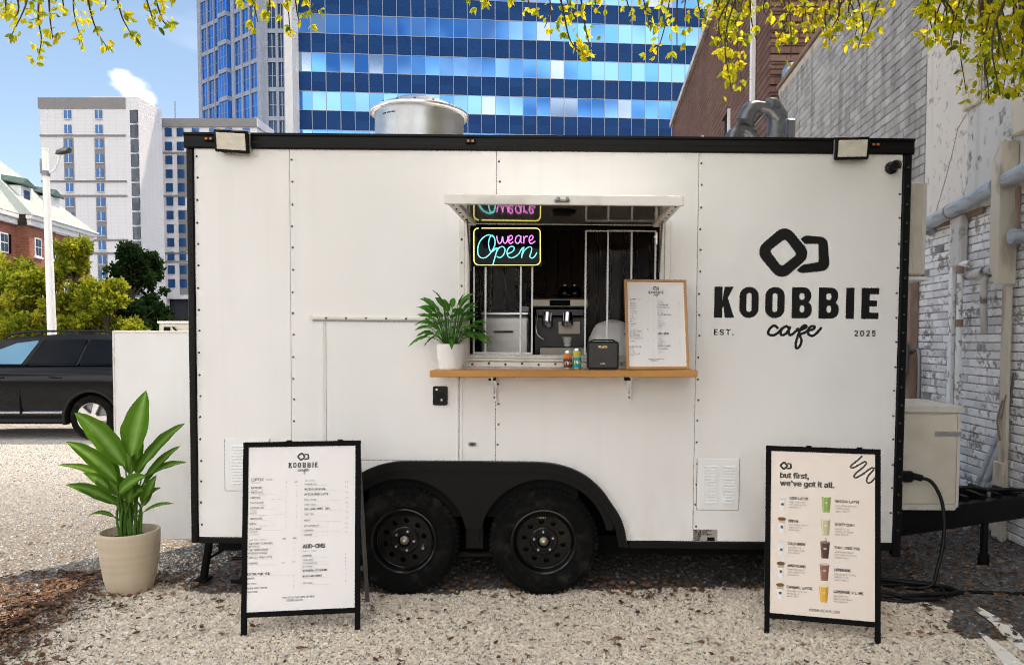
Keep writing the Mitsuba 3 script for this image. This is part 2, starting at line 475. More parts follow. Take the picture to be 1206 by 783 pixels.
colr = np.clip((1 - left * np.array([.42, .35, .23])) * (np.array([.70, .60, .47]) * (1 - warm) + np.array([.66, .60, .51]) * warm) * tone, .04, .8)
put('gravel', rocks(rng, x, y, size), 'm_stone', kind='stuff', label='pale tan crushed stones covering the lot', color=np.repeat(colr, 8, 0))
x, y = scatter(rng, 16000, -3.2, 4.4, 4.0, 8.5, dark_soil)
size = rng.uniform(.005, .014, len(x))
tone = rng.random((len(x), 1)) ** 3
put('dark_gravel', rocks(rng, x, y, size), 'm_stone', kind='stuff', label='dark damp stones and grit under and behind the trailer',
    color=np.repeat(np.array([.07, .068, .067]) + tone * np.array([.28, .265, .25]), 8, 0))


def dead_leaves(rng, x, y):
    n = len(x)
    L, W = rng.uniform(.013, .030, n), rng.uniform(.35, .6, n)
    g = []
    for (t, w, z) in ((-1, 0, .25), (-.3, 1, .1), (-.3, -1, .1), (.35, .85, .12), (.35, -.85, .12), (1, 0, .3)):
        g.append(np.stack([t * L, w * W * L, (z + rng.uniform(-.2, .35, n)) * L * .6], 1))
    g.insert(1, np.stack([-.3 * L, 0 * L, 0 * L - .1 * L], 1)); g.insert(2, np.stack([.35 * L, 0 * L, rng.uniform(-.15, .1, n) * L], 1))
    # order: 0 tip, 1 mid a, 2 mid b, 3 +a, 4 -a, 5 +b, 6 -b, 7 tip
    V = np.stack(g, 1)
    a = rng.uniform(0, 2 * math.pi, n); tl = rng.normal(0, .35, n)
    ca, sa = np.cos(a), np.sin(a)
    X, Y, Z = V[..., 0], V[..., 1], V[..., 2]
    Z = Z * np.cos(tl)[:, None] + Y * np.sin(tl)[:, None]
    V = np.stack([X * ca[:, None] - Y * sa[:, None] + x[:, None], X * sa[:, None] + Y * ca[:, None] + y[:, None], Z + G + .012 + rng.uniform(.0, .02, n)[:, None]], -1)
    f = np.array([[0, 1, 3], [0, 4, 1], [1, 2, 5], [1, 5, 3], [1, 4, 6], [1, 6, 2], [2, 7, 5], [2, 6, 7]])
    F = (f[None] + (np.arange(n) * 8)[:, None, None]).reshape(-1, 3)
    return trimesh.Trimesh(V.reshape(-1, 3), F, process=False)


x, y = scatter(rng, 76000, -4.6, 4.3, 3.3, 6.8, lambda x, y: rng.random(len(x)) < litter_zone(x, y))
pal = np.array([[.12, .055, .025], [.17, .085, .042], [.07, .038, .022], [.22, .135, .08], [.13, .065, .03]])
col = pal[rng.integers(0, 5, len(x))] * rng.uniform(.6, 1.25, (len(x), 1))
put('leaf_litter', dead_leaves(rng, x, y), 'm_vcol', kind='stuff', label='brown fallen leaves drifted on the stones', color=np.repeat(col, 8, 0))

# ---------------------------------------------------------------- the food trailer (built level, then tilted half a degree as it stands)
ROLL[0] = trimesh.transformations.rotation_matrix(math.radians(.5), [0, 1, 0], [.25, 0, 1.66])
YF = 4.80                       # face of the side wall
XL, XR, ZB, ZT = -2.445, 2.225, .30, 2.955
WX0, WX1, WZ0, WZ1 = -.62, .612, 1.557, 2.40
tr = thing('food_trailer', 'white box food trailer with black trim and a raised serving window', 'food trailer')

half = [(-1.617, .30), (-1.576, .471), (-1.493, .606), (-1.429, .690), (-1.335, .770), (-1.235, .819), (-1.13, .847), (-1.03, .857), (-.90, .859)]
arch_line = catmull(half + [(-1.188 - x, z) for x, z in half[::-1]], 6)
arch_out = Polygon([tuple(p) for p in arch_line] + [(.429, .1), (-1.617, .1)])
arch_in = arch_out.buffer(-.045)
window_hole = sbox(WX0, WZ0, WX1, WZ1)

# wall core and inner linings
core = sbox(XL + .01, ZB, XR - .01, ZT - .03).difference(window_hole).difference(arch_out)
put('wall_core', flat(core, YF + .008, YF + .05), 'm_matte_black', tr)
put('floor', cat(box(XL + .01, XR - .01, YF + .425, 6.86, ZB, ZB + .12)), 'm_matte_black', tr)
put('roof', box(XL, XR, YF + .01, 6.9, ZT - .03, ZT, .01), 'm_white_paint', tr)
put('rear_wall', box(XL, XR, 6.86, 6.9, ZB, ZT - .03), 'm_white_paint', tr)
put('end_wall', box(XL, XL + .04, YF + .05, 6.86, ZB + .12, ZT - .03), 'm_white_paint', tr)
put('end_wall', box(XR - .04, XR, YF + .05, 6.86, ZB + .12, ZT - .03), 'm_white_paint', tr)
put('inner_lining', cat(box(XL + .041, XL + .05, YF + .06, 6.85, .45, 2.9), box(XR - .05, XR - .041, YF + .06, 6.85, .45, 2.9), box(XL + .06, XR - .06, YF + .06, 6.85, 2.88, 2.90)), 'm_inside', tr)
bx = XL + .06
while bx < XR - .1:
    put('wall_plank', box(bx, min(bx + .118, XR - .06), 6.82, 6.85, .45, 2.88, .006), 'm_dark_wood', tr)
    bx += .122

# outer panels between the seams
seams = [-2.405, -1.787, -.449, .858, 2.175]
door = sbox(-1.556, .858, -.690, 1.772)
for i in range(4):
    a, b = seams[i] + .0018, seams[i + 1] - .0018
    poly = sbox(a, .338, b, 2.868).difference(window_hole).difference(arch_out.buffer(-.004))
    poly = poly.difference(door.buffer(.004, join_style=2))
    put('side_panel', flat(poly, YF, YF + .008), 'm_panel', tr)
put('hatch_door', flat(door.difference(arch_out.buffer(-.004)), YF - .002, YF + .008), 'm_panel', tr)
trim = [box(-1.600, -1.572, YF - .006, YF - .001, .90, 1.762, .002), box(-1.566, -1.560, YF - .003, YF + .006, .84, 1.765),
        box(-.684, -.664, YF - .006, YF - .001, .85, 1.42, .002), box(-.712, -.693, YF - .006, YF - .003, .85, 1.42, .001)]
for q in trim:
    put('door_trim', q, 'm_panel', tr)
dc = cat(box(-1.645, -.70, YF - .022, YF - .001, 1.772, 1.796, .006), move(turn(lathe([(0, 0), (.016, 0), (.016, .02), (0, .02)], 16), 90, (1, 0, 0)), -1.648, YF - .001, 1.784))
put('drip_cap', dc, 'm_frame', tr)
put('drip_cap_shadow_strip', box(-1.64, -.70, YF - .010, YF - .003, 1.764, 1.771), 'm_dull_metal', tr)

# screws: small domes down the seams
dome = lathe([(.0, -.004), (.0075, -.004), (.0072, .002), (.004, .005), (0, .006)], 8)
dome = xf(dome, TO_Y)
rv = []
for sx, z0, z1, st in ((-2.385, .42, 2.82, .141), (-1.771, .92, 2.80, .141), (-.431, 2.46, 2.80, .13), (-.431, .90, 1.36, .13), (.876, .42, 2.80, .139), (2.162, .5, 2.78, .16)):
    z = z1
    while z > z0:
        rv.append(move(dome, sx + .003 * math.sin(z * 31), YF - .001, z + .004 * math.sin(z * 57)))
        z -= st
for x in np.arange(-1.55, -.75, .13):
    rv.append(move(dome, x, YF - .023, 1.785))
put('screw', cat(rv), 'm_screw', tr, smooth=True, kind='stuff', label='dark screw heads along the panel seams')

# black trim
prof = Polygon([(YF - .012, 2.868), (YF - .020, 2.876), (YF - .022, 2.90), (YF - .016, 2.915), (YF - .016, 2.945), (YF - .026, 2.953), (YF - .026, 2.966), (YF + .03, 2.972), (YF + .03, 2.868)])
rail = extr(prof, XR - XL + .03)
rail = xf(rail, np.array([[0, 0, 1, XL - .015], [1, 0, 0, 0], [0, 1, 0, 0], [0, 0, 0, 1.0]]))
put('top_rail', rail, 'm_black', tr, label='black roof edge rail')
put('top_rail', cat(box(XL - .012, XL + .03, YF + .03, 6.9, 2.868, 2.968, .008), box(XR - .03, XR + .012, YF + .03, 6.9, 2.868, 2.968, .008)), 'm_black', tr)
put('corner_post', cat(box(XL - .006, -2.405, YF - .012, YF + .05, .298, 2.866, .006), box(-2.418, -2.407, YF - .017, YF - .013, .35, 2.86, .002)), 'm_black', tr)
put('corner_post', cat(box(2.177, XR + .006, YF - .012, YF + .05, .245, 2.866, .006), box(2.179, 2.188, YF - .017, YF - .013, .30, 2.86, .002)), 'm_black', tr)
bolts = []
rr = random.Random(3)
big = lathe([(0, 0), (.0135, 0), (.013, .006), (.006, .011), (0, .012)], 10)
big = xf(big, TO_Y)
for z in np.arange(.42, 2.84, .118):
    bolts.append(move(big, 2.207 + rr.uniform(-.004, .004), YF - .012, z))
    bolts.append(xf(move(big, 0, 0, 0), trimesh.transformations.compose_matrix(scale=[.55, .6, .55], translate=[XL + .018, YF - .012, z])))
put('bolt', cat(bolts), 'm_gloss_black', tr, smooth=30, kind='stuff', label='black bolt heads on the corner posts')
put('bottom_rail', box(-2.404, -1.62, YF - .014, YF + .06, .296, .336, .006), 'm_black', tr)
put('bottom_rail', box(.432, 2.176, YF - .014, YF + .06, .288, .336, .006), 'm_black', tr)
for mx in (-2.295, -.615, 1.985):
    k = put('marker_light', cat(box(mx - .034, mx + .034, YF - .030, YF - .014, 2.912, 2.936, .006)), 'm_black', tr)
    for s in (-1, 1):
        put('lens', box(mx + s * .014 - .009, mx + s * .014 + .009, YF - .036, YF - .0295, 2.916, 2.932, .004), 'm_amber', k)

# wheel arch
outer = LineString(arch_line)
strip = arch_out.difference(arch_out.buffer(-.030)).intersection(sbox(-2, .30, 1, 1))
lip = arch_out.buffer(-.030).difference(arch_in.buffer(-.014)).intersection(sbox(-2, .30, 1, 1))
put('fender', cat(flat(strip, YF - .034, YF + .05), flat(lip, YF - .024, YF + .05)), 'm_black', tr, smooth=25)
put('fender', cat(flat(arch_out.difference(arch_out.buffer(-.006)).intersection(sbox(-2, .3, 1, 1)), YF - .040, YF - .0345)), 'm_gloss_black', tr, smooth=25)
WH = [(-1.060, .308), (-.128, .310)]
skirt = arch_in.buffer(-.010).intersection(sbox(-2, .40, 1, 1))
for cx, cz in WH:
    skirt = skirt.difference(Point(cx, cz).buffer(.425, 24))
skirt = skirt.difference(sbox(-2, .3, -1.52, .52)).difference(sbox(.335, .3, 1, .52))
put('fender_skirt', flat(skirt, YF + .02, YF + .035), 'm_black', tr)
sk2 = arch_in.buffer(-.010).intersection(sbox(-2, .47, 1, 1)).difference(skirt.buffer(.004))
put('wheel_well', cat(flat(arch_in.buffer(-.002), YF + .40, YF + .42), box(-1.2, .02, YF + .05, YF + .40, .842, .855), box(-1.60, -1.59, YF + .05, YF + .40, .3, .5), box(.40, .41, YF + .05, YF + .40, .3, .5), flat(sk2.intersection(sbox(-1.3, .47, .1, .74)), YF + .07, YF + .08)), 'm_matte_black', tr)
put('equaliser_hanger', cat(box(-.66, -.53, YF + .10, YF + .16, .24, .46, .01), box(-.625, -.565, YF + .09, YF + .10, .30, .42), box(-1.0, -.19, YF + .14, YF + .19, .17, .21, .01)), 'm_black', tr)

# wheels
def wheel_parts(R, rim):
    w = .205
    pr = [(rim - .004, .030), (rim + .004, .012), (rim + .02, .004), (R - .10, -.004), (R - .06, .0), (R - .042, .003), (R - .036, .0), (R - .022, .012), (R - .004, .030), (R, .050), (R, w - .05), (R - .022, w - .012), (R - .10, w), (rim, w - .01)]
    tyre = xf(lathe([(r, -y) for r, y in pr], 72), TO_Y)
    tyre.invert()
    lug = []
    for k in range(64):
        a = k * 2 * math.pi / 64
        b = box(-.009, .009, .020, .052, R - .024, R + .004, .003)
        lug.append(turn(b, math.degrees(a), (0, 1, 0)))
        if k % 2 == 0:
            lug.append(turn(box(-.002, .002, -.0035, .02, R - .052, R - .02), math.degrees(a), (0, 1, 0)))
    letters = []
    for k in range(7):
        letters.append(turn(box(-.008, .008, -.0055, -.001, R - .098, R - .076, .001), -24 + k * 8, (0, 1, 0)))
    return tyre, cat(lug + letters)


Rt, Rr = .362, .216
tyre_m, tread_m = wheel_parts(Rt, Rr)
lipm = lathe([(Rr + .003, -.014), (Rr + .004, -.004), (Rr - .004, -.002), (Rr - .014, -.010), (Rr - .018, -.030), (Rr - .028, -.052), (Rr - .04, -.060)], 64)
lipm = xf(lipm, TO_Y); lipm.invert()
disc = Point(0, 0).buffer(Rr - .036, 48)
for k in range(10):
    a = (k + .35) * math.pi / 5
    disc = disc.difference(Point(.132 * math.cos(a), .132 * math.sin(a)).buffer(.0185, 12))
disc = disc.difference(Point(0, 0).buffer(.042, 24))
discm = flat(disc, .052, .060)
dish = xf(lathe([(.096, -.053), (.094, -.040), (.086, -.034), (.066, -.034), (.060, -.040), (.044, -.040), (.042, -.054)], 48), TO_Y); dish.invert()
drum = xf(lathe([(0, -.10), (.17, -.10), (.17, -.14), (0, -.14)], 32), TO_Y)
nut = xf(lathe([(0, 0), (.0105, 0), (.0105, .012), (.007, .016), (0, .017)], 6), TO_Y)
cap = xf(lathe([(.034, -.055), (.034, -.012), (.031, -.004), (.024, .002), (.012, .005), (0, .006)], 32), TO_Y)
for wi, (cx, cz) in enumerate(WH):
    yw = YF + .025
    L = {0: 'rear trailer wheel, partly hidden by the menu board', 1: 'front trailer wheel with a yellow chalk mark on its rim'}[wi]
    w = put('wheel', move(xf(lathe([(0, -.16), (.05, -.16), (.05, -.10), (0, -.10)], 16), TO_Y), cx, yw, cz), 'm_matte_black', tr, label=L)
    sp = wi * 23
    put('tyre', move(cat(tyre_m, turn(tread_m, sp * 3, (0, 1, 0))), cx, yw, cz), 'm_rubber', w, smooth=25)
    put('rim', move(cat(lipm, turn(cat(discm, dish), sp, (0, 1, 0)), drum), cx, yw, cz), 'm_gloss_black', w, smooth=30)
    for k in range(5):
        a = k * 72 + 90 + sp - 20
        put('lug_nut', move(nut, cx + .066 * math.cos(math.radians(a)), yw + .034, cz + .066 * math.sin(math.radians(a))), 'm_chrome', w)
    put('hub_cap', move(cap, cx, yw + .030, cz), 'm_dull_metal', w, smooth=30)
    put('grease_plug', move(xf(lathe([(0, 0), (.013, 0), (.012, .008), (0, .012)], 16), TO_Y), cx, yw + .024, cz), 'm_brass', w, smooth=30)
    if wi == 0:
        put('valve', rod((cx + .118, yw + .05, cz - .038), (cx + .128, yw + .015, cz - .046), .011), 'm_chrome', w)
    else:
        put('chalk_mark', flat(unary_union([LineString([(cx - .042 + .012 * j, cz + .158), (cx - .034 + .012 * j, cz + .172), (cx - .026 + .012 * j, cz + .156)]).buffer(.0035) for j in range(4)]), yw + .0495, yw + .0515), 'm_brass', w)
put('axle', cat(*[rod((cx, YF + .2, cz), (cx, 6.9, cz), .04, 12) for cx, cz in WH]), 'm_matte_black', tr)
put('chassis_rail', box(-2.42, 2.2, YF + .30, YF + .38, .16, .29), 'm_matte_black', tr)
put('chassis_rail', box(-2.42, 2.2, 6.4, 6.48, .16, .29), 'm_matte_black', tr)

# serving window
jl = cat(box(-.690, -.655, YF - .012, YF + .002, 1.475, 2.44, .003), box(-.652, -.622, YF - .024, YF + .01, 1.475, 2.44, .004), box(-.640, -.630, YF - .028, YF - .0245, 1.5, 2.40, .002))
jr = cat(box(.614, .640, YF - .024, YF + .01, 1.475, 2.44, .004), box(.643, .682, YF - .012, YF + .002, 1.475, 2.44, .003), box(.622, .630, YF - .028, YF - .0245, 1.5, 2.40, .002))
put('window_jamb', jl, 'm_frame', tr)
put('window_jamb', jr, 'm_frame', tr)
sill = cat(box(-.655, .645, YF - .020, YF + .004, 1.476, 1.512, .004), box(-.65, .64, YF - .030, YF + .004, 1.514, 1.532, .004), box(-.645, .635, YF - .024, YF + .004, 1.534, 1.548, .003), box(-.62, .61, YF - .014, YF + .12, 1.549, 1.556, .002))
put('window_sill', sill, 'm_frame', tr)
put('window_head', box(-.62, .612, YF + .004, YF + .10, 2.400, 2.412), 'm_matte_black', tr)
put('window_liner', cat(box(-.621, -.605, YF + .01, YF + .12, 1.556, 2.40), box(.597, .612, YF + .01, YF + .12, 1.556, 2.40), box(-.605, .597, YF + .055, YF + .075, 2.375, 2.40)), 'm_matte_black', tr)
rvs = [move(dome, x, YF - .025, 1.494 + .006 * (i % 2)) for i, x in enumerate(np.arange(-.60, .62, .108))] + [move(dome, -.672, YF - .013, z) for z in np.arange(1.55, 2.4, .15)]
put('sill_screw', cat(rvs), 'm_screw', tr, smooth=True, kind='stuff')
for nm, xa, xb, yy in (('a', -.603, -.284, .030), ('b', -.528, -.210, .046), ('c', .128, .440, .046), ('d', .272, .595, .030)):
    f = [box(xa, xa + .012, YF + yy - .006, YF + yy + .006, 1.559, 2.374, .002), box(xb - .012, xb, YF + yy - .006, YF + yy + .006, 1.559, 2.374, .002),
         box(xa + .012, xb - .012, YF + yy - .005, YF + yy + .005, 1.559, 1.572), box(xa + .012, xb - .012, YF + yy - .004, YF + yy + .004, 2.366, 2.374)]
    s = put('window_sash', cat(f), 'm_white_paint', tr)
    gp = trimesh.Trimesh([[xa + .012, YF + yy, 1.572], [xb - .012, YF + yy, 1.572], [xb - .012, YF + yy, 2.366], [xa + .012, YF + yy, 2.366]], [[0, 1, 2], [0, 2, 3]], process=False)
    put('pane', gp, 'm_glass', s)
put('sash_latch', cat(box(.588, .600, YF + .012, YF + .022, 2.28, 2.36, .002), box(.575, .590, YF + .008, YF + .02, 2.325, 2.335)), 'm_alu', tr)

# awning: the window hatch, hinged up level
RESIZE[0] = trimesh.transformations.rotation_matrix(math.radians(.8), [1, 0, 0], [0, YF - .02, 2.41])      # it droops a little from its hinge
aw = put('awning', box(-.620, .604, 3.90, YF - .02, 2.414, 2.420), 'm_white_paint', tr, label='white window hatch propped open as an awning')
put('underside', box(-.575, .560, 3.94, YF - .025, 2.402, 2.409), 'm_awning_under', aw, label='polished grey underside that mirrors the neon')
put('front_rail', cat(box(-.635, .618, 3.878, 3.900, 2.374, 2.426, .003), box(-.585, .57, 3.902, 3.938, 2.380, 2.402, .003)), 'm_frame', aw)
put('side_rail', box(-.634, -.577, 3.902, YF - .03, 2.386, 2.424, .003), 'm_frame', aw)
put('side_rail', box(.562, .618, 3.902, YF - .03, 2.386, 2.424, .003), 'm_frame', aw)
rb = lathe([(0, -.006), (.006, -.004), (.008, 0)], 8)
put('awning_screw', cat([move(rb, x, y, 2.386) for y in np.arange(3.98, 4.75, .13) for x in (-.606, .59)]), 'm_screw', aw, kind='stuff')
put('hatch_latch', cat(box(-.060, .020, 3.860, 3.877, 2.388, 2.402, .003), box(-.05, -.03, 3.852, 3.862, 2.392, 2.412, .003), box(.0, .015, 3.852, 3.862, 2.392, 2.412, .003)), 'm_dull_metal', aw)
put('lamp_bar', cat(box(-.075, .035, 4.16, 4.25, 2.372, 2.402, .008), box(.036, .055, 4.18, 4.23, 2.380, 2.402, .006)), 'm_matte_black', aw)
put('stay', rod((-.600, 4.50, 2.385), (-.612, YF - .025, 2.10), .006), 'm_dull_metal', aw)
put('stay', rod((.588, 4.50, 2.385), (.606, YF - .025, 2.10), .006), 'm_dull_metal', aw)
put('hinge', box(-.62, .604, YF - .022, YF - .002, 2.408, 2.424, .003), 'm_frame', aw)

RESIZE[0] = None
# vents, plate, locks
def vent(x0, x1, z0, z1, label):
    v = put('vent_cover', cat(box(x0, x1, YF - .007, YF - .0005, z0, z1, .002), box(x0 + .012, x1 - .012, YF - .0095, YF - .0068, z0 + .02, z1 - .02)), 'm_white_paint', tr, label=label)
    n = 13
    for side in (0, 1):
        a = x0 + .045 + side * (.12)
        for i in range(n):
            z = z0 + .05 + i * (z1 - z0 - .10) / (n - 1)
            q = hull([(a, YF - .0095, z + .008), (a + .085, YF - .0095, z + .008), (a, YF - .018, z - .004), (a + .085, YF - .018, z - .004), (a + .004, YF - .0095, z - .004), (a + .081, YF - .0095, z - .004)])
            put('louvre', q, 'm_white_paint', v)
            put('slot', box(a, a + .085, YF - .0100, YF - .0096, z - .0070, z - .0050), 'm_dull_metal', v)
    put('edge_gap', cat(box(x1 + .0005, x1 + .004, YF - .003, YF - .0004, z0, z1), box(x0 - .004, x0 - .0005, YF - .003, YF - .0004, z0, z1), box(x0, x1, YF - .003, YF - .0004, z0 - .003, z0 - .0005)), 'm_dull_metal', v)
    return v


vent(-2.225, -1.932, .648, .992, 'left louvred vent cover, partly behind the menu board')
vent(.880, 1.155, .548, .885, 'right louvred vent cover beside the drinks board')
k = put('data_plate', box(.856, 1.018, YF - .004, YF - .0005, .342, .418, .001), 'm_alu', tr, label='silver data plate at the bottom edge')
pt = cat([small_text(s, .007, 0, -i * .012, .3) for i, s in enumerate(('GAWR 1361 KG 3000 LB', 'TIRE 205 75 R15', 'RIM 15X6 COLD 50 PSI', 'VIN 5002', 'TRAILER'))])
put('plate_print', move(xf(cat(pt, sheet(sbox(.0, -.062, .045, -.054)), sheet(sbox(.09, -.064, .14, -.04))), TO_Y), .862, YF - .0046, .405), 'm_matte_black', k)
k = put('access_port', flat(rrect(-.858, -.762, 1.222, 1.348, .012), YF - .012, YF - .001), 'm_gloss_black', tr, label='black locking access port under the shelf end')
put('handle', flat(rrect(-.835, -.785, 1.245, 1.305, .006), YF - .018, YF - .0125), 'm_black', k)
put('key_dot', cat(move(xf(lathe([(0, 0), (.008, 0), (.006, .004), (0, .004)], 12), TO_Y), -.833, YF - .0125, 1.325), move(xf(lathe([(0, 0), (.007, 0), (.006, .004), (0, .004)], 12), TO_Y), -.799, YF - .0185, 1.258)), 'm_white_paint', k)
k = put('door_latch', flat(rrect(-.626, -.574, .955, .981, .012), YF - .008, YF - .001), 'm_dull_metal', tr)
put('keyhole', flat(rrect(-.612, -.588, .960, .976, .007), YF - .011, YF - .0085), 'm_screw', k)

# flood lights and the security camera
def floodlight(x, z, tilt, roll, label):
    k = put('floodlight', xf(cat(box(-.110, .110, -.012, .012, -.068, .068, .008)), FL(x, z, tilt, roll)), 'm_black', tr, label=label)
    put('lens', xf(box(-.092, .092, -.0165, -.0125, -.050, .052, .002), FL(x, z, tilt, roll)), 'm_lens', k)
    put('reflector_ridge', xf(cat(*[tube([(s * .088, -.0172, t * .048), (s * .03, -.0172, t * .012)], .0012, 4) for s in (-1, 1) for t in (-1, 1)], box(-.012, .012, -.0185, -.017, -.005, .005)), FL(x, z, tilt, roll)), 'm_white_paint', k)
    put('housing', xf(cat(box(-.104, .104, .0125, .055, -.062, .064, .012), box(-.108, .108, -.010, .03, .0695, .0745, .002)), FL(x, z, tilt, roll)), 'm_galv', k)
    put('yoke', cat(box(x - .09, x - .080, YF - .06, YF - .016, z + .02, z + .03), box(x + .080, x + .09, YF - .06, YF - .016, z + .02, z + .03), box(x - .09, x + .09, YF - .016, YF - .0125, z - .055, z + .03)), 'm_black', k)


def FL(x, z, tilt, roll):
    M = trimesh.transformations.translation_matrix([x, YF - .075, z])
    return M @ trimesh.transformations.rotation_matrix(math.radians(roll), [0, 1, 0]) @ trimesh.transformations.rotation_matrix(math.radians(tilt), [1, 0, 0])


floodlight(-2.125, 2.895, 14, 3, 'left floodlight with an aluminium back under the roof rail')
floodlight(1.815, 2.885, 12, -1.5, 'right floodlight with an aluminium back under the roof rail')
k = put('security_camera', cat(move(xf(lathe([(0, 0), (.04, 0), (.04, .014), (.024, .03), (0, .03)], 24), TO_Y), 2.098, YF - .001, 2.782), rod((2.098, YF - .02, 2.782), (2.088, YF - .06, 2.778), .014)), 'm_gloss_black', tr, smooth=30)
put('camera_body', tube([(2.108, YF - .06, 2.790), (2.104, YF - .07, 2.788), (2.072, YF - .125, 2.772), (2.066, YF - .135, 2.769)], [.026, .031, .031, .028], 20), 'm_gloss_black', k, smooth=40)
put('camera_lens', rod((2.0662, YF - .1345, 2.7691), (2.065, YF - .1365, 2.7685), .02, 16), 'm_tint', k)

# the lettering on the side
CU = .001866
def cu(pts, ox=122, oz=350, x=.972, z=2.012):
    return [(x + (a - ox) * CU, z - (b - oz) * CU) for a, b in pts]


def glyph(ch, w, h=1.0, s=.25):
    if ch == 'I':
        return sbox(0, 0, s, h)
    if ch == 'E':
        return unary_union([sbox(0, 0, s, h), sbox(0, 0, w, .205), sbox(0, h - .205, w, h), sbox(0, .405, w - .06, .595)])
    if ch == 'O':
        return rrect(0, w, 0, h, .30).difference(rrect(s, w - s, .20, h - .20, .065))
    if ch == 'B':
        up, lo = rrect(-.3, w - .03, .46, h, .24), rrect(-.3, w, 0, .56, .25)
        body = unary_union([up, lo]).intersection(sbox(0, 0, w, h))
        return body.difference(rrect(s, w - s - .01, .60, h - .19, .07)).difference(rrect(s, w - s + .01, .19, .42, .07))
    if ch == 'K':
        return unary_union([sbox(0, 0, s, h), Polygon([(s - .02, .38), (w - .27, h), (w + .02, h), (s + .0, .30)]), Polygon([(s + .02, .50), (s + .16, .68), (w + .05, 0), (w - .25, 0)])])


def wordmark(h):
    """KOOBBIE, capitals h tall, as one polygon from x = 0"""
    at_, out = {'K': (0, .60), 'O': (.815, .62), 'O2': (1.648, .63), 'B': (2.51, .65), 'B2': (3.38, .65), 'I': (4.26, .22), 'E': (4.76, .56)}, []
    for k, (x, w) in at_.items():
        out.append(affinity.translate(glyph(k[0], w, s=.262), x, 0))
    return affinity.scale(unary_union(out), h, h, origin=(0, 0))


def rings(s):
    """the emblem: a tilted rounded square linked with a rounded slab; about 245 units wide, scaled by s, centred"""
    def rsq(hs, r, ang, c):
        return affinity.translate(affinity.rotate(rrect(-hs, hs, -hs, hs, r), ang, origin=(0, 0)), *c)
    c = (-42, 0)
    do, di = rsq(71, 40, 41, c), rsq(34, 10, 38, c)
    ro = Polygon([(18, 62), (110, 54), (122, -60), (-6, -74)]).buffer(-28).buffer(28, 8)
    ri = Polygon([(28, 31), (80, 31), (82, -31), (23, -42)]).buffer(-6).buffer(6, 6)
    ring2 = ro.difference(ri).difference(do.buffer(5))
    return affinity.scale(unary_union([do.difference(di), ring2]), s, s, origin=(0, 0))


def script_cafe(s, wt=4.4):
    c1 = [(345, 492), (332, 484), (316, 498), (314, 514), (332, 518), (350, 506), (362, 492)]
    a = [(386, 494), (374, 486), (358, 500), (358, 516), (372, 514), (386, 496), (388, 490), (384, 508), (390, 517), (404, 508), (416, 494)]
    f = [(416, 500), (432, 496), (446, 488), (441, 482), (429, 490), (419, 512), (410, 545), (412, 562), (423, 557), (430, 536), (424, 516), (440, 508), (452, 500)]
    e = [(452, 500), (470, 496), (474, 486), (462, 486), (452, 500), (456, 516), (474, 516), (497, 492)]
    polys = []
    for st in (c1, a, f, e):
        p = catmull(st, 8)
        polys.append(LineString(p).buffer(wt, 6))
    g = unary_union(polys)
    return affinity.scale(affinity.translate(g, -400, -505), s, -s, origin=(0, 0))


def decal(name, poly, x, z, **k):
    put(name, flat(affinity.translate(poly, x, z), YF - .0022, YF - .0004), 'm_logo', tr, **k)


decal('lettering', wordmark(.2015), .972, 1.810, label='black lettering KOOBBIE')
decal('emblem', rings(CU), 1.493, 2.234, label='black emblem of two linked rounded rings')
decal('script', script_cafe(CU), .972 + (400 - 122) * CU, 2.012 - (505 - 350) * CU, label='black script word cafe')
for s, x in (('EST.', .974), ('2025', 1.890)):
    gap, m, xx = .0, [], 0
    for ch in s:
        g = meshkit.text_mesh(ch, .036, .002, bold=True)
        m.append(move(g, xx - g.bounds[0][0], 0, 0)); xx += (g.bounds[1][0] - g.bounds[0][0]) + .0125
    put('lettering', move(xf(cat(m), TO_Y), x, YF - .0005, 1.698), 'm_logo', tr, label=f'small black lettering {s}')

# roof fan, exhaust pipes, the cooling unit on the front end
k = put('roof_fan', move(lathe([(.345, 2.95), (.345, 3.36), (.350, 3.385), (.372, 3.392), (.376, 3.405), (.368, 3.416), (.30, 3.455), (.215, 3.49), (.205, 3.50), (.19, 3.505), (0, 3.508)], 56), -1.163, 5.9, .015), 'm_galv', tr, smooth=30, label='round galvanised roof fan housing')
put('rim_band', move(lathe([(.377, 3.39), (.384, 3.395), (.384, 3.411), (.374, 3.417)], 56), -1.163, 5.9, .015), 'm_alu', k, smooth=40)
put('slot', cat(*[move(turn(box(-.016, .016, -.3478, -.344, 3.335, 3.342), a + 20, (0, 0, 1)), -1.163, 5.9, .015) for a in (-58, -50, -43)]), 'm_matte_black', k)
put('seam_bolt', cat(*[move(lathe([(.007, 0), (.006, .006), (0, .007)], 8), -1.163 + .345 * math.cos(a), 5.9 + .345 * math.sin(a), 3.447) for a in np.arange(0, 6.28, .4)]), 'm_dull_metal', k, kind='stuff')
pa = catmull([(1.66, 6.5, 2.95), (1.66, 6.5, 3.30), (1.64, 6.5, 3.43), (1.55, 6.49, 3.50), (1.46, 6.48, 3.45), (1.43, 6.47, 3.37)], 6)
pb = catmull([(1.84, 6.45, 3.58), (1.76, 6.43, 3.655), (1.65, 6.42, 3.675), (1.57, 6.42, 3.63), (1.535, 6.42, 3.545)], 6)
r1 = np.interp(np.arange(len(pa)), [0, len(pa) - 12, len(pa) - 1], [.045, .05, .075])
put('exhaust_pipe', tube(pa, r1, 18), 'm_pipe', tr, smooth=40, label='short gooseneck exhaust, lowest of the three on the roof')
r2 = np.interp(np.arange(len(pb)), [0, len(pb) - 14, len(pb) - 9, len(pb) - 1], [.045, .045, .072, .078])
put('exhaust_pipe', tube(pb, r2, 18), 'm_pipe', tr, smooth=40, label='gooseneck exhaust with its hood turned down')
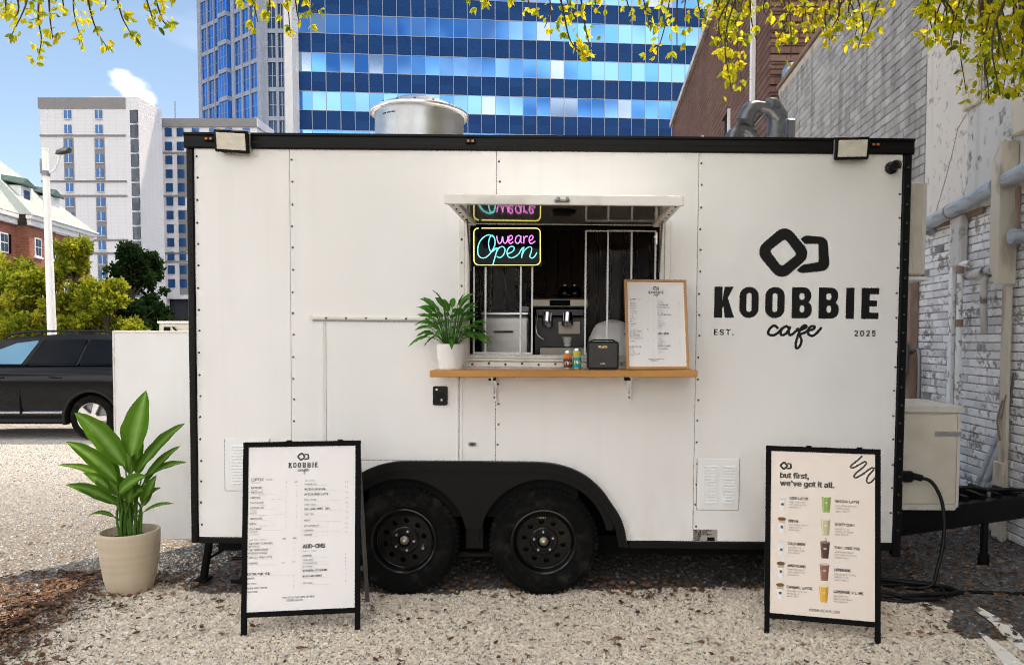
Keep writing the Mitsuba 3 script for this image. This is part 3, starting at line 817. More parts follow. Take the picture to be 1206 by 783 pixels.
put('exhaust_pipe', cat(move(lathe([(.078, 2.95), (.078, 3.42), (.092, 3.42), (.092, 3.45), (.080, 3.455), (.080, 3.60), (.094, 3.605), (.094, 3.64), (.075, 3.67), (.06, 3.70), (0, 3.71)], 28), 1.83, 6.5, 0), tube(catmull([(1.83, 6.5, 3.64), (1.80, 6.45, 3.70), (1.73, 6.4, 3.69)], 4), .055, 14)), 'm_pipe', tr, smooth=35, label='upright capped exhaust stack')
put('exhaust_pipe', tube(catmull([(1.70, 6.6, 2.95), (1.66, 6.6, 3.36), (1.60, 6.58, 3.48), (1.67, 6.5, 3.58), (1.74, 6.45, 3.66)], 5), .022, 10), 'm_pipe', tr, smooth=40)
put('junction_box', cat(box(1.93, 2.00, 6.5, 6.6, 2.95, 3.60, .006), box(1.945, 1.985, 6.49, 6.50, 3.30, 3.40)), 'm_dull_metal', tr)
k = put('cooling_unit', box(XR + .004, 2.465, 5.08, 5.80, 2.125, 2.755, .01), 'm_cream', tr, label='cream cooling unit on the front end')
put('bracket', box(XR + .004, 2.50, 5.06, 5.80, 2.085, 2.110, .004), 'm_white_paint', k)
put('corner_bead', cat(box(2.443, 2.471, 5.072, 5.082, 2.13, 2.75, .003), box(2.37, 2.386, 5.072, 5.082, 2.13, 2.75, .003)), 'm_frame', k)

# tongue, generator box, jack, feet
def beam(a, b, w, h):
    a, b = np.array(a, float), np.array(b, float)
    d = (b - a) / np.linalg.norm(b - a)
    s = np.cross(d, [0, 0, 1.0]); s /= np.linalg.norm(s)
    return hull([p + i * s * w / 2 + j * np.array([0, 0, h / 2]) for p in (a, b) for i in (-1, 1) for j in (-1, 1)])


k = put('tongue', beam((2.0, 5.02, .37), (3.78, 5.82, .38), .08, .17), 'm_black', tr, label='black A-frame drawbar at the front end')
put('frame_beam', beam((2.0, 6.66, .37), (3.78, 5.90, .38), .08, .15), 'm_black', k)
put('deck_bar', cat(*[beam((2.75 + .16 * i, 5.42 + .06 * i, .475), (2.75 + .16 * i, 6.32 - .06 * i, .475), .035, .035) for i in range(6)]), 'm_black', k)
put('hose', tube(catmull([(2.9, 5.5, .49), (3.15, 5.75, .52), (3.3, 5.62, .53), (3.55, 5.8, .50), (3.8, 5.75, .50)], 8), .014, 6), 'm_cable', k, smooth=True)
put('coupler', cat(box(3.72, 3.98, 5.80, 5.92, .36, .46, .02), rod((3.95, 5.86, .36), (3.95, 5.86, .46), .05, 16)), 'm_black', k)
put('jack_leg', cat(rod((3.20, 5.52, .30), (3.20, 5.52, .06), .028), rod((3.20, 5.52, .06), (3.20, 5.52, G + .02), .040, 12), box(3.14, 3.26, 5.46, 5.58, G, G + .02, .004)), 'm_black', k)
put('jack_crank', cat(rod((3.36, 5.75, .45), (3.36, 5.75, .56), .016), box(3.345, 3.375, 5.735, 5.765, .52, .56)), 'm_galv', k)
gb = put('generator_box', box(XR + .006, 2.815, 5.20, 5.80, .478, 1.165, .006), 'm_cream', tr, label='cream steel generator box on the drawbar')
put('lid', cat(box(XR + .006, 2.835, 5.18, 5.82, 1.167, 1.215, .006), box(XR + .006, 2.835, 5.176, 5.181, 1.168, 1.178)), 'm_frame', gb)
put('door', box(2.255, 2.792, 5.188, 5.199, .512, 1.150, .003), 'm_cream', gb)
put('edge_strip', cat(box(2.796, 2.816, 5.186, 5.199, .49, 1.160, .002), box(XR + .006, 2.795, 5.184, 5.199, .468, .508, .003)), 'm_frame', gb)
put('hasp', move(cat(box(2.70, 2.86, 5.176, 5.187, 1.000, 1.034, .003), box(2.715, 2.735, 5.170, 5.177, 1.008, 1.026, .002), box(2.80, 2.83, 5.168, 5.177, 1.006, 1.028, .003), rod((2.872, 5.172, 1.017), (2.872, 5.186, 1.017), .016, 14)), -.07), 'm_alu', gb)
put('socket_plate', box(2.285, 2.40, 5.176, 5.187, .635, .755, .004), 'm_frame', gb)
put('antenna_wire', tube(catmull([(2.40, 5.175, .76), (2.375, 5.172, .86), (2.355, 5.175, .95), (2.34, 5.178, 1.0)], 5), .0025, 5), 'm_screw', gb)
ft = cat(rod((-2.46, 5.08, .30), (-2.515, 5.08, G + .02), .026, 10), box(-2.565, -2.475, 5.03, 5.13, G, G + .022, .004))
put('corner_foot', ft, 'm_matte_black', tr)
put('foot_brace', rod((-2.49, 5.08, .10), (-2.22, 5.2, .27), .010), 'm_matte_black', tr)
sj = [beam((-2.26, 5.05, .28), (-2.02, 5.05, .12), .04, .03), beam((-2.02, 5.05, .12), (-2.24, 5.05, G + .03), .04, .03), beam((-1.78, 5.05, .28), (-2.02, 5.05, .12), .04, .03), beam((-2.02, 5.05, .12), (-1.80, 5.05, G + .03), .04, .03), box(-2.30, -1.74, 5.02, 5.09, G, G + .03, .004), rod((-2.30, 5.05, .12), (-1.75, 5.05, .12), .012)]
put('scissor_jack', cat(sj), 'm_black', tr)
put('corner_foot', cat(beam((2.05, 5.0, .29), (2.035, 5.0, .2), .03, .03), rod((2.10, 4.98, .27), (2.06, 4.93, .02), .012), box(2.02, 2.10, 4.9, 4.97, G, .02)), 'm_dull_metal', tr)
rd = put('rear_door', box(-3.563, -2.50, 5.80, 5.84, .038, 1.70, .006), 'm_panel', tr, label='white lower rear door swung open to the left')
put('hinge_arm', cat(box(-2.52, XL + .02, 5.845, 5.87, 1.50, 1.54), box(-2.52, XL + .02, 5.845, 5.87, .40, .44)), 'm_frame', rd)
put('edge_strip', cat(box(-3.566, -3.553, 5.795, 5.799, .045, 1.695), box(-3.55, -2.51, 5.795, 5.799, 1.683, 1.697)), 'm_frame', rd)

# serving shelf
put('counter', cat(box(-1.5, 1.5, 5.35, 6.0, 1.36, 1.40, .006), box(-1.48, 1.48, 5.40, 5.95, .45, 1.36)), 'm_steel_sheet', tr)
ROLL[0] = None
sh = put('serving_shelf', box(-.828, .817, 4.50, YF - .032, 1.430, 1.472, .004), 'm_shelf_wood', tr, label='honey coloured wooden serving shelf')
for bx in (-.459, .421):
    put('bracket', cat(box(bx - .017, bx + .017, YF - .012, YF - .004, 1.255, 1.428, .002), box(bx - .013, bx + .013, YF - .018, YF - .0125, 1.27, 1.34, .002), box(bx - .015, bx + .015, 4.58, YF - .012, 1.4215, 1.4285),
        hull([(bx - .004, YF - .012, 1.30), (bx + .004, YF - .012, 1.30), (bx - .004, YF - .012, 1.32), (bx + .004, YF - .012, 1.32), (bx - .004, 4.60, 1.421), (bx + .004, 4.60, 1.421), (bx - .004, 4.64, 1.421), (bx + .004, 4.64, 1.421)])), 'm_alu', sh)
    put('hinge_stop', box(bx - .035, bx + .012, YF - .05, YF - .018, 1.395, 1.4205, .004), 'm_black', sh)
    put('bracket_screw', cat(*[move(dome, bx, YF - .0185, z) for z in (1.285, 1.32)]), 'm_screw', sh)

# ---------------------------------------------------------------- neon sign in the window
ns = thing('neon_sign', 'neon sign reading we are Open in pink and turquoise inside a yellow border', 'neon sign')
NY = 4.806


def npt(a, b):
    return (-.590 + (a - 437) * .000728, NY, 2.383 - (b - 297) * .000736)


def lamp(name, ms, rgb, gain):
    key = ns + '__' + name
    scene[key] = mikit.ply(cat(ms), 'm_white_paint', smooth=True)
    scene[key]['emitter'] = {'type': 'area', 'radiance': C(*[gain * c for c in rgb])}


def stroke(pts, r=.0040):
    return tube([npt(*p) for p in catmull(pts, 6)], r, 6)


bord = [(x, y) for x, y in rrect(437, 1030, 297, 620, 42).exterior.coords]
lamp('border', [tube([npt(*p) for p in bord], .0036, 6)], (.75, .66, .08), .20)
lamp('open_lettering', [stroke(s) for s in ([(612, 488), (640, 470), (590, 505), (568, 440), (580, 380), (605, 362), (625, 400), (622, 450), (590, 510), (545, 552), (500, 556), (473, 520), (478, 445), (515, 385), (570, 356), (612, 372)],
    [(650, 470), (632, 530), (604, 625)], [(640, 505), (662, 470), (695, 460), (715, 485), (702, 530), (668, 556), (640, 545)],
    [(735, 525), (785, 500), (797, 470), (775, 457), (745, 475), (733, 515), (748, 550), (785, 556), (835, 525), (862, 480), (880, 465)], [(884, 462), (872, 500), (862, 560)], [(865, 540), (890, 490), (930, 462), (952, 470), (948, 510), (936, 545), (955, 560), (980, 545), (1000, 510)])], (.02, .60, .58), .20)
lamp('we_are_lettering', [stroke(s) for s in ([(641, 366), (650, 410), (664, 432), (684, 415), (694, 372), (700, 415), (716, 430), (735, 410), (742, 368)],
    [(747, 408), (775, 395), (782, 372), (765, 362), (748, 385), (750, 420), (768, 432), (788, 415)],
    [(856, 372), (835, 362), (813, 380), (809, 415), (828, 432), (848, 412), (857, 366), (856, 410), (866, 430)],
    [(880, 368), (884, 400), (882, 432)], [(884, 395), (900, 370), (920, 370)],
    [(930, 408), (958, 395), (965, 372), (950, 362), (932, 385), (934, 420), (952, 432), (985, 412)])], (.72, .10, .62), .20)
put('backing', box(-.598, -.150, NY + .007, NY + .012, 2.138, 2.392), 'm_tint', ns, label='dark clear backing board')
put('hanger', cat(rod((-.55, NY + .008, 2.385), (-.55, NY + .008, 2.402), .006), rod((-.20, NY + .008, 2.385), (-.20, NY + .008, 2.402), .004), box(-.556, -.540, NY - .006, NY + .006, 2.372, 2.392)), 'm_matte_black', ns)

# ---------------------------------------------------------------- things inside, on the counter (top at 1.40)
CT = 1.41
mat('m_machine', (.26, .23, .19), .35, .8)
em = thing('espresso_machine', 'steel espresso machine on the counter behind the open window gap', 'espresso machine')
put('body', cat(box(-.245, .175, 5.60, 5.92, 1.50, 1.86, .02)), 'm_gloss_black', em)
put('upper_housing', box(-.25, .18, 5.42, 5.92, 1.895, 1.965, .012), 'm_machine', em)
put('group_mount', box(-.22, .15, 5.46, 5.92, 1.83, 1.893, .01), 'm_gloss_black', em)
put('name_plate', box(-.11, .04, 5.412, 5.419, 1.910, 1.950, .003), 'm_matte_black', em)
put('back_splash', cat(box(-.05, .12, 5.56, 5.60, 1.70, 1.80, .004)), 'm_machine', em)
for gx in (-.13, .02):
    g = put('group_head', rod((gx, 5.48, 1.864), (gx, 5.48, 1.80), .04, 20), 'm_chrome', em, smooth=35)
    put('portafilter', cat(rod((gx, 5.48, 1.80), (gx, 5.48, 1.765), .042, 20), tube([(gx, 5.45, 1.785), (gx + .01, 5.38, 1.775), (gx + .015, 5.30, 1.765)], [.012, .014, .016], 10)), 'm_dull_metal', g, smooth=35)
put('steam_wand', tube(catmull([(-.20, 5.45, 1.86), (-.21, 5.40, 1.78), (-.20, 5.38, 1.70), (-.15, 5.37, 1.66)], 6), .006, 8), 'm_chrome', em, smooth=True)
put('drip_tray', box(-.19, .16, 5.36, 5.66, 1.50, 1.61, .01), 'm_machine', em)
put('cup', move(lathe([(.025, 1.612), (.036, 1.68), (.034, 1.68), (.02, 1.62)], 16), .02, 5.46, 0), 'm_white_ceramic', em)
put('foot', cat(*[rod((x, y, CT - .01), (x, y, 1.50), .02) for x in (-.2, .13) for y in (5.45, 5.85)]), 'm_matte_black', em)
put('cup_rail', cat(*[rod((-.24, y, 1.99), (.17, y, 1.99), .004, 6) for y in (5.44, 5.9)], *[rod((x, 5.44, 1.965), (x, 5.44, 1.99), .004, 6) for x in (-.24, -.04, .17)]), 'm_chrome', em)
for i, x in enumerate((-.17, -.02, .06)):
    k = thing('coffee_grinder' if i == 0 else 'glass_jar', ['dark coffee grinder behind the espresso machine', 'round dark jar left on top of the espresso machine', 'round dark jar right on top of the espresso machine'][i], ['grinder', 'jar', 'jar'][i])
    if i == 0:
        put('base', box(-.40, -.27, 5.96, 6.0, CT - .01, 1.90, .015), 'm_gloss_black', k)
        put('hopper', move(lathe([(.03, 1.80), (.07, 1.88), (.075, 2.02), (.07, 2.03), (0, 2.03)], 20), -.33, 6.02, .1), 'm_tint', k, smooth=30)
        put('spout', box(-.37, -.29, 5.955, 5.96, 1.88, 1.93, .008), 'm_dull_metal', k)
    else:
        put('body', move(lathe([(.03, 1.965), (.045, 1.985), (.05, 2.02), (.04, 2.055), (.02, 2.07), (0, 2.072)], 20), x + .02, 5.7, 0), 'm_gloss_black', k, smooth=True)
        put('lid_knob', move(lathe([(.012, 2.07), (.014, 2.085), (0, 2.09)], 12), x + .02, 5.7, 0), 'm_chrome', k)
k = thing('steel_cabinet', 'brushed steel ice bin behind the left window panes', 'ice bin')
put('body', box(-.62, -.27, 5.45, 5.95, CT - .01, 1.83, .012), 'm_steel_sheet', k)
put('lid', box(-.63, -.26, 5.43, 5.95, 1.835, 1.87, .012), 'm_alu', k)
put('handle', rod((-.52, 5.415, 1.72), (-.38, 5.415, 1.72), .008), 'm_chrome', k)
k = thing('cloth_sack', 'white cloth sack slumped behind the speaker', 'sack')
rg = np.random.default_rng(2)
sk = trimesh.creation.icosphere(subdivisions=4, radius=1.0)
v = sk.vertices.copy()
v = np.sign(v) * np.abs(v) ** .75
v *= np.array([.175, .13, .20]) * (1 + .16 * (meshkit.fbm(v * 1.7 + 3, 3, seed=5) - .5))[:, None]
v[:, 2] = np.maximum(v[:, 2], -.185)
sk.vertices = v
put('bag', move(sk, .345, 5.30, 1.595), 'm_white_ceramic', k, smooth=True)
put('printed_mark', flat(unary_union([LineString([(.42, 1.70), (.44, 1.705)]).buffer(.006), LineString([(.46, 1.70), (.47, 1.703)]).buffer(.006)]), 5.128, 5.14), 'm_matte_black', k)
# ---------------------------------------------------------------- leaves
def blade(a, b, width, arch=.2, face=(0, -.8, .5), fold=.18, wave=.0, seed=0, n=9, taper=1.0):
    """a leaf from its base a to its tip b, width across, arched upwards, its face turned to FACE"""
    a, b, face = np.asarray(a, float), np.asarray(b, float), np.asarray(face, float)
    L = np.linalg.norm(b - a)
    mid = (a + b) / 2 + np.array([0, 0, arch * L])
    t = np.linspace(0, 1, n)[:, None]
    p = (1 - t) ** 2 * a + 2 * t * (1 - t) * mid + t * t * b
    tg = np.gradient(p, axis=0); tg /= np.linalg.norm(tg, axis=1, keepdims=True)
    s = np.cross(tg, face); s /= np.linalg.norm(s, axis=1, keepdims=True)
    up = np.cross(s, tg)
    tt = t[:, 0]
    w = width / 2 * (np.sin(math.pi * np.clip(tt, 0.001, 1) ** (.74 * taper)) ** .80) * (1 + wave * 1.6 * np.sin(tt * 23 + seed))
    w[0], w[-1] = width * .03, width * .004
    cols = []
    for j in (-2, -1, 0, 1, 2):
        f = j / 2
        ph = wave * width * np.sin(tt * 19 + seed * 1.7 + (2.1 if j > 0 else 0)) * abs(f) ** 2
        cols.append(p + s * (f * w)[:, None] + up * ((abs(f) ** 1.3) * w * fold * 2 + ph)[:, None])
    V = np.stack(cols, 1).reshape(-1, 3)
    F = []
    for i in range(n - 1):
        for j in range(4):
            q = [i * 5 + j, i * 5 + j + 1, (i + 1) * 5 + j + 1, (i + 1) * 5 + j]
            F += [[q[0], q[1], q[2]], [q[0], q[2], q[3]]]
    return trimesh.Trimesh(V, F, process=False)


def veins(m, base, rib, n=9):
    c = np.tile(np.array(base), (len(m.vertices), 1))
    idx = np.arange(len(c)) % 5
    c[idx == 2] = rib
    row = np.arange(len(c)) // 5
    c *= (1 + .05 * np.sin(row * 2.4 + idx))[:, None]
    return c


# the big planter
pl = thing('planter', 'tall leafy plant with paddle leaves in a beige ribbed pot left of the trailer', 'potted plant')
PX, PY = -2.965, 4.95
put('pot', move(lathe([(0, G), (.125, G), (.137, G + .012), (.158, G + .10), (.176, G + .22), (.187, G + .34), (.189, G + .405), (.184, G + .417), (.172, G + .416), (.170, G + .39), (.166, G + .33), (0, G + .33)], 56), PX, PY, 0), 'm_planter', pl, smooth=40)
so = lathe([(0, G + .372), (.08, G + .37), (.13, G + .362), (.169, G + .352)], 24); so.invert()
put('soil', move(so, PX, PY, 0), 'm_soil', pl, smooth=True)
PU = .00187
P = lambda cx, cy, d: np.array([PX + .015 + (cx - 256) * PU, PY + d, .345 + (540 - cy) * PU])
rp = random.Random(11)
big = [(275, 255, 305, 20, 116, .02, -.02, (-.15, -1, .1), .06), (262, 290, 97, 95, 84, .16, -.05, (.25, -.9, .55), -.10), (297, 305, 446, 142, 62, .14, .0, (-.2, -.85, .6), .05),
       (240, 340, 82, 195, 62, .17, -.08, (.2, -.8, .7), -.15), (192, 352, 26, 283, 40, .16, .03, (.1, -.55, .9), -.08), (285, 345, 462, 281, 50, .12, .06, (-.1, -.6, .9), .0),
       (208, 430, 64, 350, 52, .15, .0, (.1, -.7, .7), -.12), (306, 462, 427, 426, 26, .16, .0, (0, -.5, .9), -.05), (200, 478, 116, 470, 22, .3, .0, (0, -.5, .9), -.04),
       (300, 440, 345, 330, 62, .02, .02, (-.3, -.9, .2), .02), (228, 360, 168, 262, 66, .08, -.06, (.2, -.95, .3), .02), (255, 378, 362, 315, 66, .14, -.10, (-.1, -.8, .6), -.16),
       (232, 395, 150, 330, 50, .16, .06, (.2, -.7, .6), .05), (270, 420, 300, 345, 56, .08, -.04, (.1, -.95, .2), -.10), (245, 400, 215, 330, 50, .10, -.03, (-.1, -.95, .25), -.12), (285, 370, 400, 235, 40, .12, .08, (-.2, -.8, .6), .10), (240, 330, 205, 235, 50, .08, .09, (.1, -.95, .2), .12),
       (300, 350, 425, 225, 44, .12, .05, (-.2, -.85, .6), .06), (220, 395, 108, 312, 46, .14, -.02, (.2, -.7, .7), -.06), (262, 300, 236, 130, 58, .06, .10, (.1, -1, .15), .14), (292, 430, 372, 372, 40, .14, .03, (-.1, -.6, .8), -.02), (222, 440, 150, 400, 36, .2, .02, (.1, -.6, .8), -.04),
       (262, 330, 290, 250, 44, .05, .08, (0, -1, .1), .1), (280, 400, 340, 370, 60, .2, -.05, (-.2, -.8, .5), -.12)]
for i in range(9):
    a0 = np.array([PX + rp.uniform(-.06, .06), PY + rp.uniform(-.06, .02), G + .36])
    m = tube(catmull([a0, a0 * [1, 1, 0] + [rp.uniform(-.02, .02), 0, .50], P(256, 540, 0) + np.array([rp.uniform(-.09, .09), rp.uniform(-.05, .02), rp.uniform(.22, .36)])], 5), np.linspace(.009, .005, 11), 7)
    put('stalk', m, 'm_leaf_plant', pl, smooth=True, color=np.tile([.10, .20, .035], (len(m.vertices), 1)))
for i, (bx, by, tx, ty, w, arch, d0, face, d1) in enumerate(big):
    a, b = P(bx, by, d0 - .02), P(tx, ty, d1)
    m = blade(a, b, w * PU * .92, arch, face, .15, .022, i, 14)
    g = rp.uniform(.85, 1.2)
    put('leaf', m, 'm_leaf_plant', pl, smooth=True, color=np.clip(veins(m, np.array([.075, .165, .014]) * g, np.array([.20, .34, .08]) * g), 0, 1))
    base = np.array([PX + rp.uniform(-.05, .05), PY + rp.uniform(-.04, .04), G + .36])
    mid = (base * .55 + a * .45) + np.array([(base[0] - a[0]) * .12, 0, .03])
    m = tube(catmull([base, mid, a], 5), np.linspace(.0085, .0045, 11), 7)
    put('stalk', m, 'm_leaf_plant', pl, smooth=True, color=np.tile([.10, .20, .035], (len(m.vertices), 1)))

# the small plant on the shelf
sp = thing('shelf_plant', 'bushy green plant in a white pot on the left end of the shelf', 'potted plant')
SX, SY, SZ = -.715, 4.625, 1.4725
put('pot', move(lathe([(0, 0), (.068, 0), (.075, .006), (.083, .06), (.0905, .145), (.091, .158), (.087, .161), (.083, .158), (.080, .13), (0, .13)], 48), SX, SY, SZ), 'm_white_ceramic', sp, smooth=40)
so = lathe([(0, .146), (.05, .144), (.082, .138)], 20); so.invert()
put('soil', move(so, SX, SY, SZ), 'm_soil', sp, smooth=True)
rp = random.Random(21)
for i in range(78):
    az = i * 2.399 + rp.uniform(-.2, .2)
    lev = i / 78
    el = .15 + 1.15 * lev + rp.uniform(-.15, .15)
    R_ = rp.uniform(.11, .175) * (1 - .25 * lev) + .03
    base = np.array([SX + .03 * math.cos(az), SY + .03 * math.sin(az), SZ + .14])
    dirn = np.array([math.cos(az) * math.cos(el), math.sin(az) * math.cos(el) * .62, math.sin(el)])
    a = base + dirn * R_ * (.55 + .35 * lev) + np.array([0, 0, .05 + .085 * lev])
    out = np.array([math.cos(az), math.sin(az) * .62, 0])
    b = a + out * R_ * .62 + np.array([0, 0, R_ * (-.35 + .85 * lev + rp.uniform(-.1, .15))])
    if b[1] > YF - .01:
        b[1] = YF - .01
    face = np.array([-out[0] * .35, -.45 - out[1] * .3, .9])
    m = blade(a, b, rp.uniform(.034, .05), .20, face, .16, .03, i, 8, .9)
    g = rp.uniform(.75, 1.35)
    put('leaf', m, 'm_leaf_plant', sp, smooth=True, color=np.clip(veins(m, np.array([.055, .17, .022]) * g, np.array([.10, .25, .04]) * g), 0, 1))
    m = tube(catmull([base, base * .5 + a * .5 + np.array([0, 0, .015]), a], 3), .0022, 5)
    put('stalk', m, 'm_leaf_plant', sp, smooth=True, color=np.tile([.08, .20, .04], (len(m.vertices), 1)))

# ---------------------------------------------------------------- cans, speaker, framed menu on the shelf
for nm, x, h, c1, c2, lab in (('rust', .019, .118, (.10, .035, .02), (.62, .20, .05), 'brown and orange slim drinks can on the shelf'), ('teal', .078, .132, (.01, .30, .36), (.55, .50, .06), 'turquoise and yellow slim drinks can beside the speaker')):
    k = thing('drinks_can', lab, 'can', 'slim drinks cans on the shelf')
    m = lathe([(0, .0), (.021, .0), (.0245, .006), (.0265, .012), (.0265, h - .012), (.024, h - .004), (.0225, h)], 32)
    put('body', move(m, x, 4.615, SZ), 'm_alu', k, smooth=35)
    rgc = random.Random(5)
    sl = lathe([(.02665, .013), (.02665, h * .25), (.02665, h * .55), (.02665, h * .62), (.02665, h * .86), (.02665, h - .014)], 32)
    cols = np.repeat([c1, c1, c1, c2, c2, c1], 32, 0) * np.array([rgc.uniform(.75, 1.2) for _ in range(192)])[:, None]
    put('printed_sleeve', move(sl, x, 4.615, SZ), 'm_print', k, smooth=True, color=np.clip(cols, 0, 1))
    put('lid', move(lathe([(.0225, h), (.0215, h + .002), (.020, h - .003), (0, h - .003)], 24), x, 4.615, SZ), 'm_alu', k, smooth=30)
    put('pull_tab', move(box(-.006, .006, -.012, .010, h - .002, h + .001, .001), x, 4.615, SZ), 'm_alu', k)
    pp = Print()
    for j in range(3):
        a0 = -.6 + j * .6
        pp.add(xf(sheet(affinity.rotate(sbox(-.005, -.011, .005, .011), 20 * j)), np.eye(4)), (np.array(c2) * .8 + .1) if j != 1 else (.75, .72, .6), 0)
    ms, cs = [], []
    for j, (m_, c_) in enumerate(pp.parts):
        ms.append(xf(xf(m_, TO_Y), trimesh.transformations.rotation_matrix(-.6 + j * .6, [0, 0, 1]) @ trimesh.transformations.translation_matrix([0, -.0272, h * .36])))
        cs.append(np.tile(c_, (len(m_.vertices), 1)))
    put('printed_mark', move(cat(ms), x, 4.615, SZ), 'm_print', k, color=np.vstack(cs))

k = thing('loudspeaker', 'small black portable loudspeaker with gold script on the shelf', 'loudspeaker')
put('case', flat(rrect(.140, .338, SZ + .004, SZ + .178, .018), 4.575, 4.665), 'm_black', k, smooth=30)
put('grille', flat(rrect(.152, .326, SZ + .016, SZ + .166, .010), 4.570, 4.5745), 'm_speaker_cloth', k)
put('top_strap', cat(flat(LineString([(.165, SZ + .180), (.18, SZ + .186), (.298, SZ + .186), (.313, SZ + .180)]).buffer(.004), 4.605, 4.632)), 'm_matte_black', k)
put('foot', cat(*[rod((x, y, SZ), (x, y, SZ + .006), .008) for x in (.16, .318) for y in (4.59, 4.65)]), 'm_matte_black', k)
scr = unary_union([LineString(catmull([(.208, .1395), (.214, .150), (.217, .139), (.221, .151), (.225, .139)], 4)).buffer(.0013), LineString(catmull([(.226, .144), (.231, .140), (.235, .146), (.240, .140), (.246, .152), (.247, .140), (.253, .146), (.257, .152), (.258, .140), (.266, .145)], 3)).buffer(.0011), LineString([(.218, .1375), (.262, .1375)]).buffer(.0006)])
scr2 = unary_union([LineString(catmull([(.222, .036), (.226, .041), (.230, .036), (.234, .041), (.238, .036), (.243, .042), (.247, .036), (.251, .041)], 3)).buffer(.0013)])
put('gold_script', flat(affinity.translate(unary_union([scr, scr2]), 0, SZ), 4.568, 4.5695), 'm_brass', k)

LEFT1 = ['ESPRESSO', 'MACCHIATO', 'CORTADO', 'FLAT WHITE', 'CAPPUCCINO', 'LATTE', 'AMERICANO', 'MOCHA', 'COLD BREW']
RIGHT1 = ['MATCHA TEA', 'MATCHA ORIGINAL', 'MATCHA ROSE LATTE', 'CHAI LATTE', 'DIRTY CHAI', 'TEA  EARL GREY  CHAI', 'ICED TEA', 'MOCHA', 'HOT CHOCOLATE', 'LEMONADE', 'STEAMER']


def menu_print(W, H):
    """the menu sheet's print, origin at its lower left corner"""
    p = Print()
    dark, mid, pale = (.05, .05, .05), (.22, .21, .21), (.42, .41, .40)
    U = lambda c: (c - 88) / 810 * W
    V = lambda c: H - (c - 75) / 1221 * H
    s = W / 810
    e = sheet(affinity.translate(rings(s * .38), U(500), V(152))); p.add(e, dark)
    wm = wordmark(s * 42)
    p.add(sheet(affinity.translate(wm, U(500) - wm.bounds[2] / 2, V(236))), dark)
    p.add(sheet(affinity.translate(script_cafe(s * .47, 5.5), U(500), V(256))), dark)
    def t(txt, h, cx, cy, c, wt=.2):
        p.add(small_text(txt, h * s, U(cx), V(cy), wt), c)
    t('COFFEE', 17, 113, 326, dark, .16); t('DRINKS', 10, 222, 324, pale)
    t('DOUBLE SHOT', 7, 113, 344, pale)
    t('8OZ', 9, 362, 345, mid); t('12OZ', 9, 432, 345, mid)
    ys = [378, 413, 452, 490, 528, 568, 608, 647, 685]
    for i, y in enumerate(ys):
        t(LEFT1[i], 11, 110 - i, y + 5, mid, .24)
        p.add(sheet(sbox(U(110), V(y + 14.5), U(110 + 130 + 60 * (i % 3)), V(y + 13))), pale)
        if i % 4 != 2:
            t('WITH MILK', 6, 112 + 60 * (i % 2), y + 22, pale)
        t('4', 8, 370, y + 2, pale); t('5', 8, 448, y + 5 if i % 2 else y - 2, pale)
    t('SEASONAL', 8, 102, 712, pale); t('ICED OR HOT', 8, 102, 730, pale)
    t('LATTES', 12, 100, 772, mid, .14); t('SPECIAL', 9, 180, 770, pale); t('12OZ', 10, 345, 768, mid, .25); t('16OZ', 10, 424, 766, mid, .25)
    for i, (y, n) in enumerate(((798, 'THE HONEY CINNAMON'), (820, 'OAT MILK'), (845, 'THE BROWN SUGAR'), (870, 'PISTACHIO ROSE'), (900, 'VANILLA BEAN LATTE'), (943, 'CARAMEL'))):
        t(n, 11, 98, y, mid, .24)
        p.add(sheet(sbox(U(98), V(y + 10), U(98 + 200), V(y + 8.5))), pale)
        if i % 2 == 0:
            t('6', 8, 432, y, pale)
    t('5.5', 8, 345, 943, mid); t('6.5', 8, 424, 940, mid)
    t('EXTRA FOR YOU', 15, 90, 1025, dark, .22)
    p.add(sheet(sbox(U(90), V(1034), U(460), V(1032.5))), pale)
    for i, (y, n) in enumerate(((1054, 'SYRUPS'), (1092, 'OAT MILK'), (1126, 'EXTRA SHOT COFFEE'), (1152, 'COLD FOAM'))):
        t(n, 10, 88, y, mid, .26); t('1', 9, 432, y - 6, mid, .3)
    p.add(sheet(sbox(U(488), V(1170), U(489.5), V(330))), (.62, .61, .6))
    t('NOT COFFEE', 9, 515, 340, pale)
    ys = [362, 400, 438, 478, 515, 548, 586, 632, 673, 707, 740]
    for i, y in enumerate(ys):
        t(RIGHT1[i], 12 if i in (1, 2, 5) else 10, 513 - i * .6, y + 5, dark if i in (1, 2, 5) else mid, .24)
        p.add(sheet(sbox(U(513), V(y + 12), U(513 + 180 + 100 * (i % 2)), V(y + 10.5))), pale)
        t('4.5', 8, 820, y - 6, pale)
    t('ADD-ONS', 26, 503, 838, dark, .24)
    t('MAKE IT YOURS', 9, 503, 866, pale)
    for i, (y, n) in enumerate(((902, 'SYRUPS'), (932, 'EXTRA SHOT'), (957, 'OAT ALMOND SOY'), (982, 'COLD FOAM'), (1012, 'SEASONAL FLAVOURS'), (1053, 'WHIP AND HONEY'), (1103, 'ICE CREAM'))):
        t(n, 12 if i in (0, 4, 5) else 9, 502, y, dark if i in (4, 5) else mid, .24)
        p.add(sheet(sbox(U(502), V(y + 10), U(700), V(y + 8.5))), pale)
        t('1', 9, 824, y - 5, mid, .3)
    t('FOLLOW US FOR MORE DRINKS', 11, 352, 1205, mid, .22)
    t('KOOBBIECAFE', 12, 385, 1227, mid, .24)
    return p.mesh()


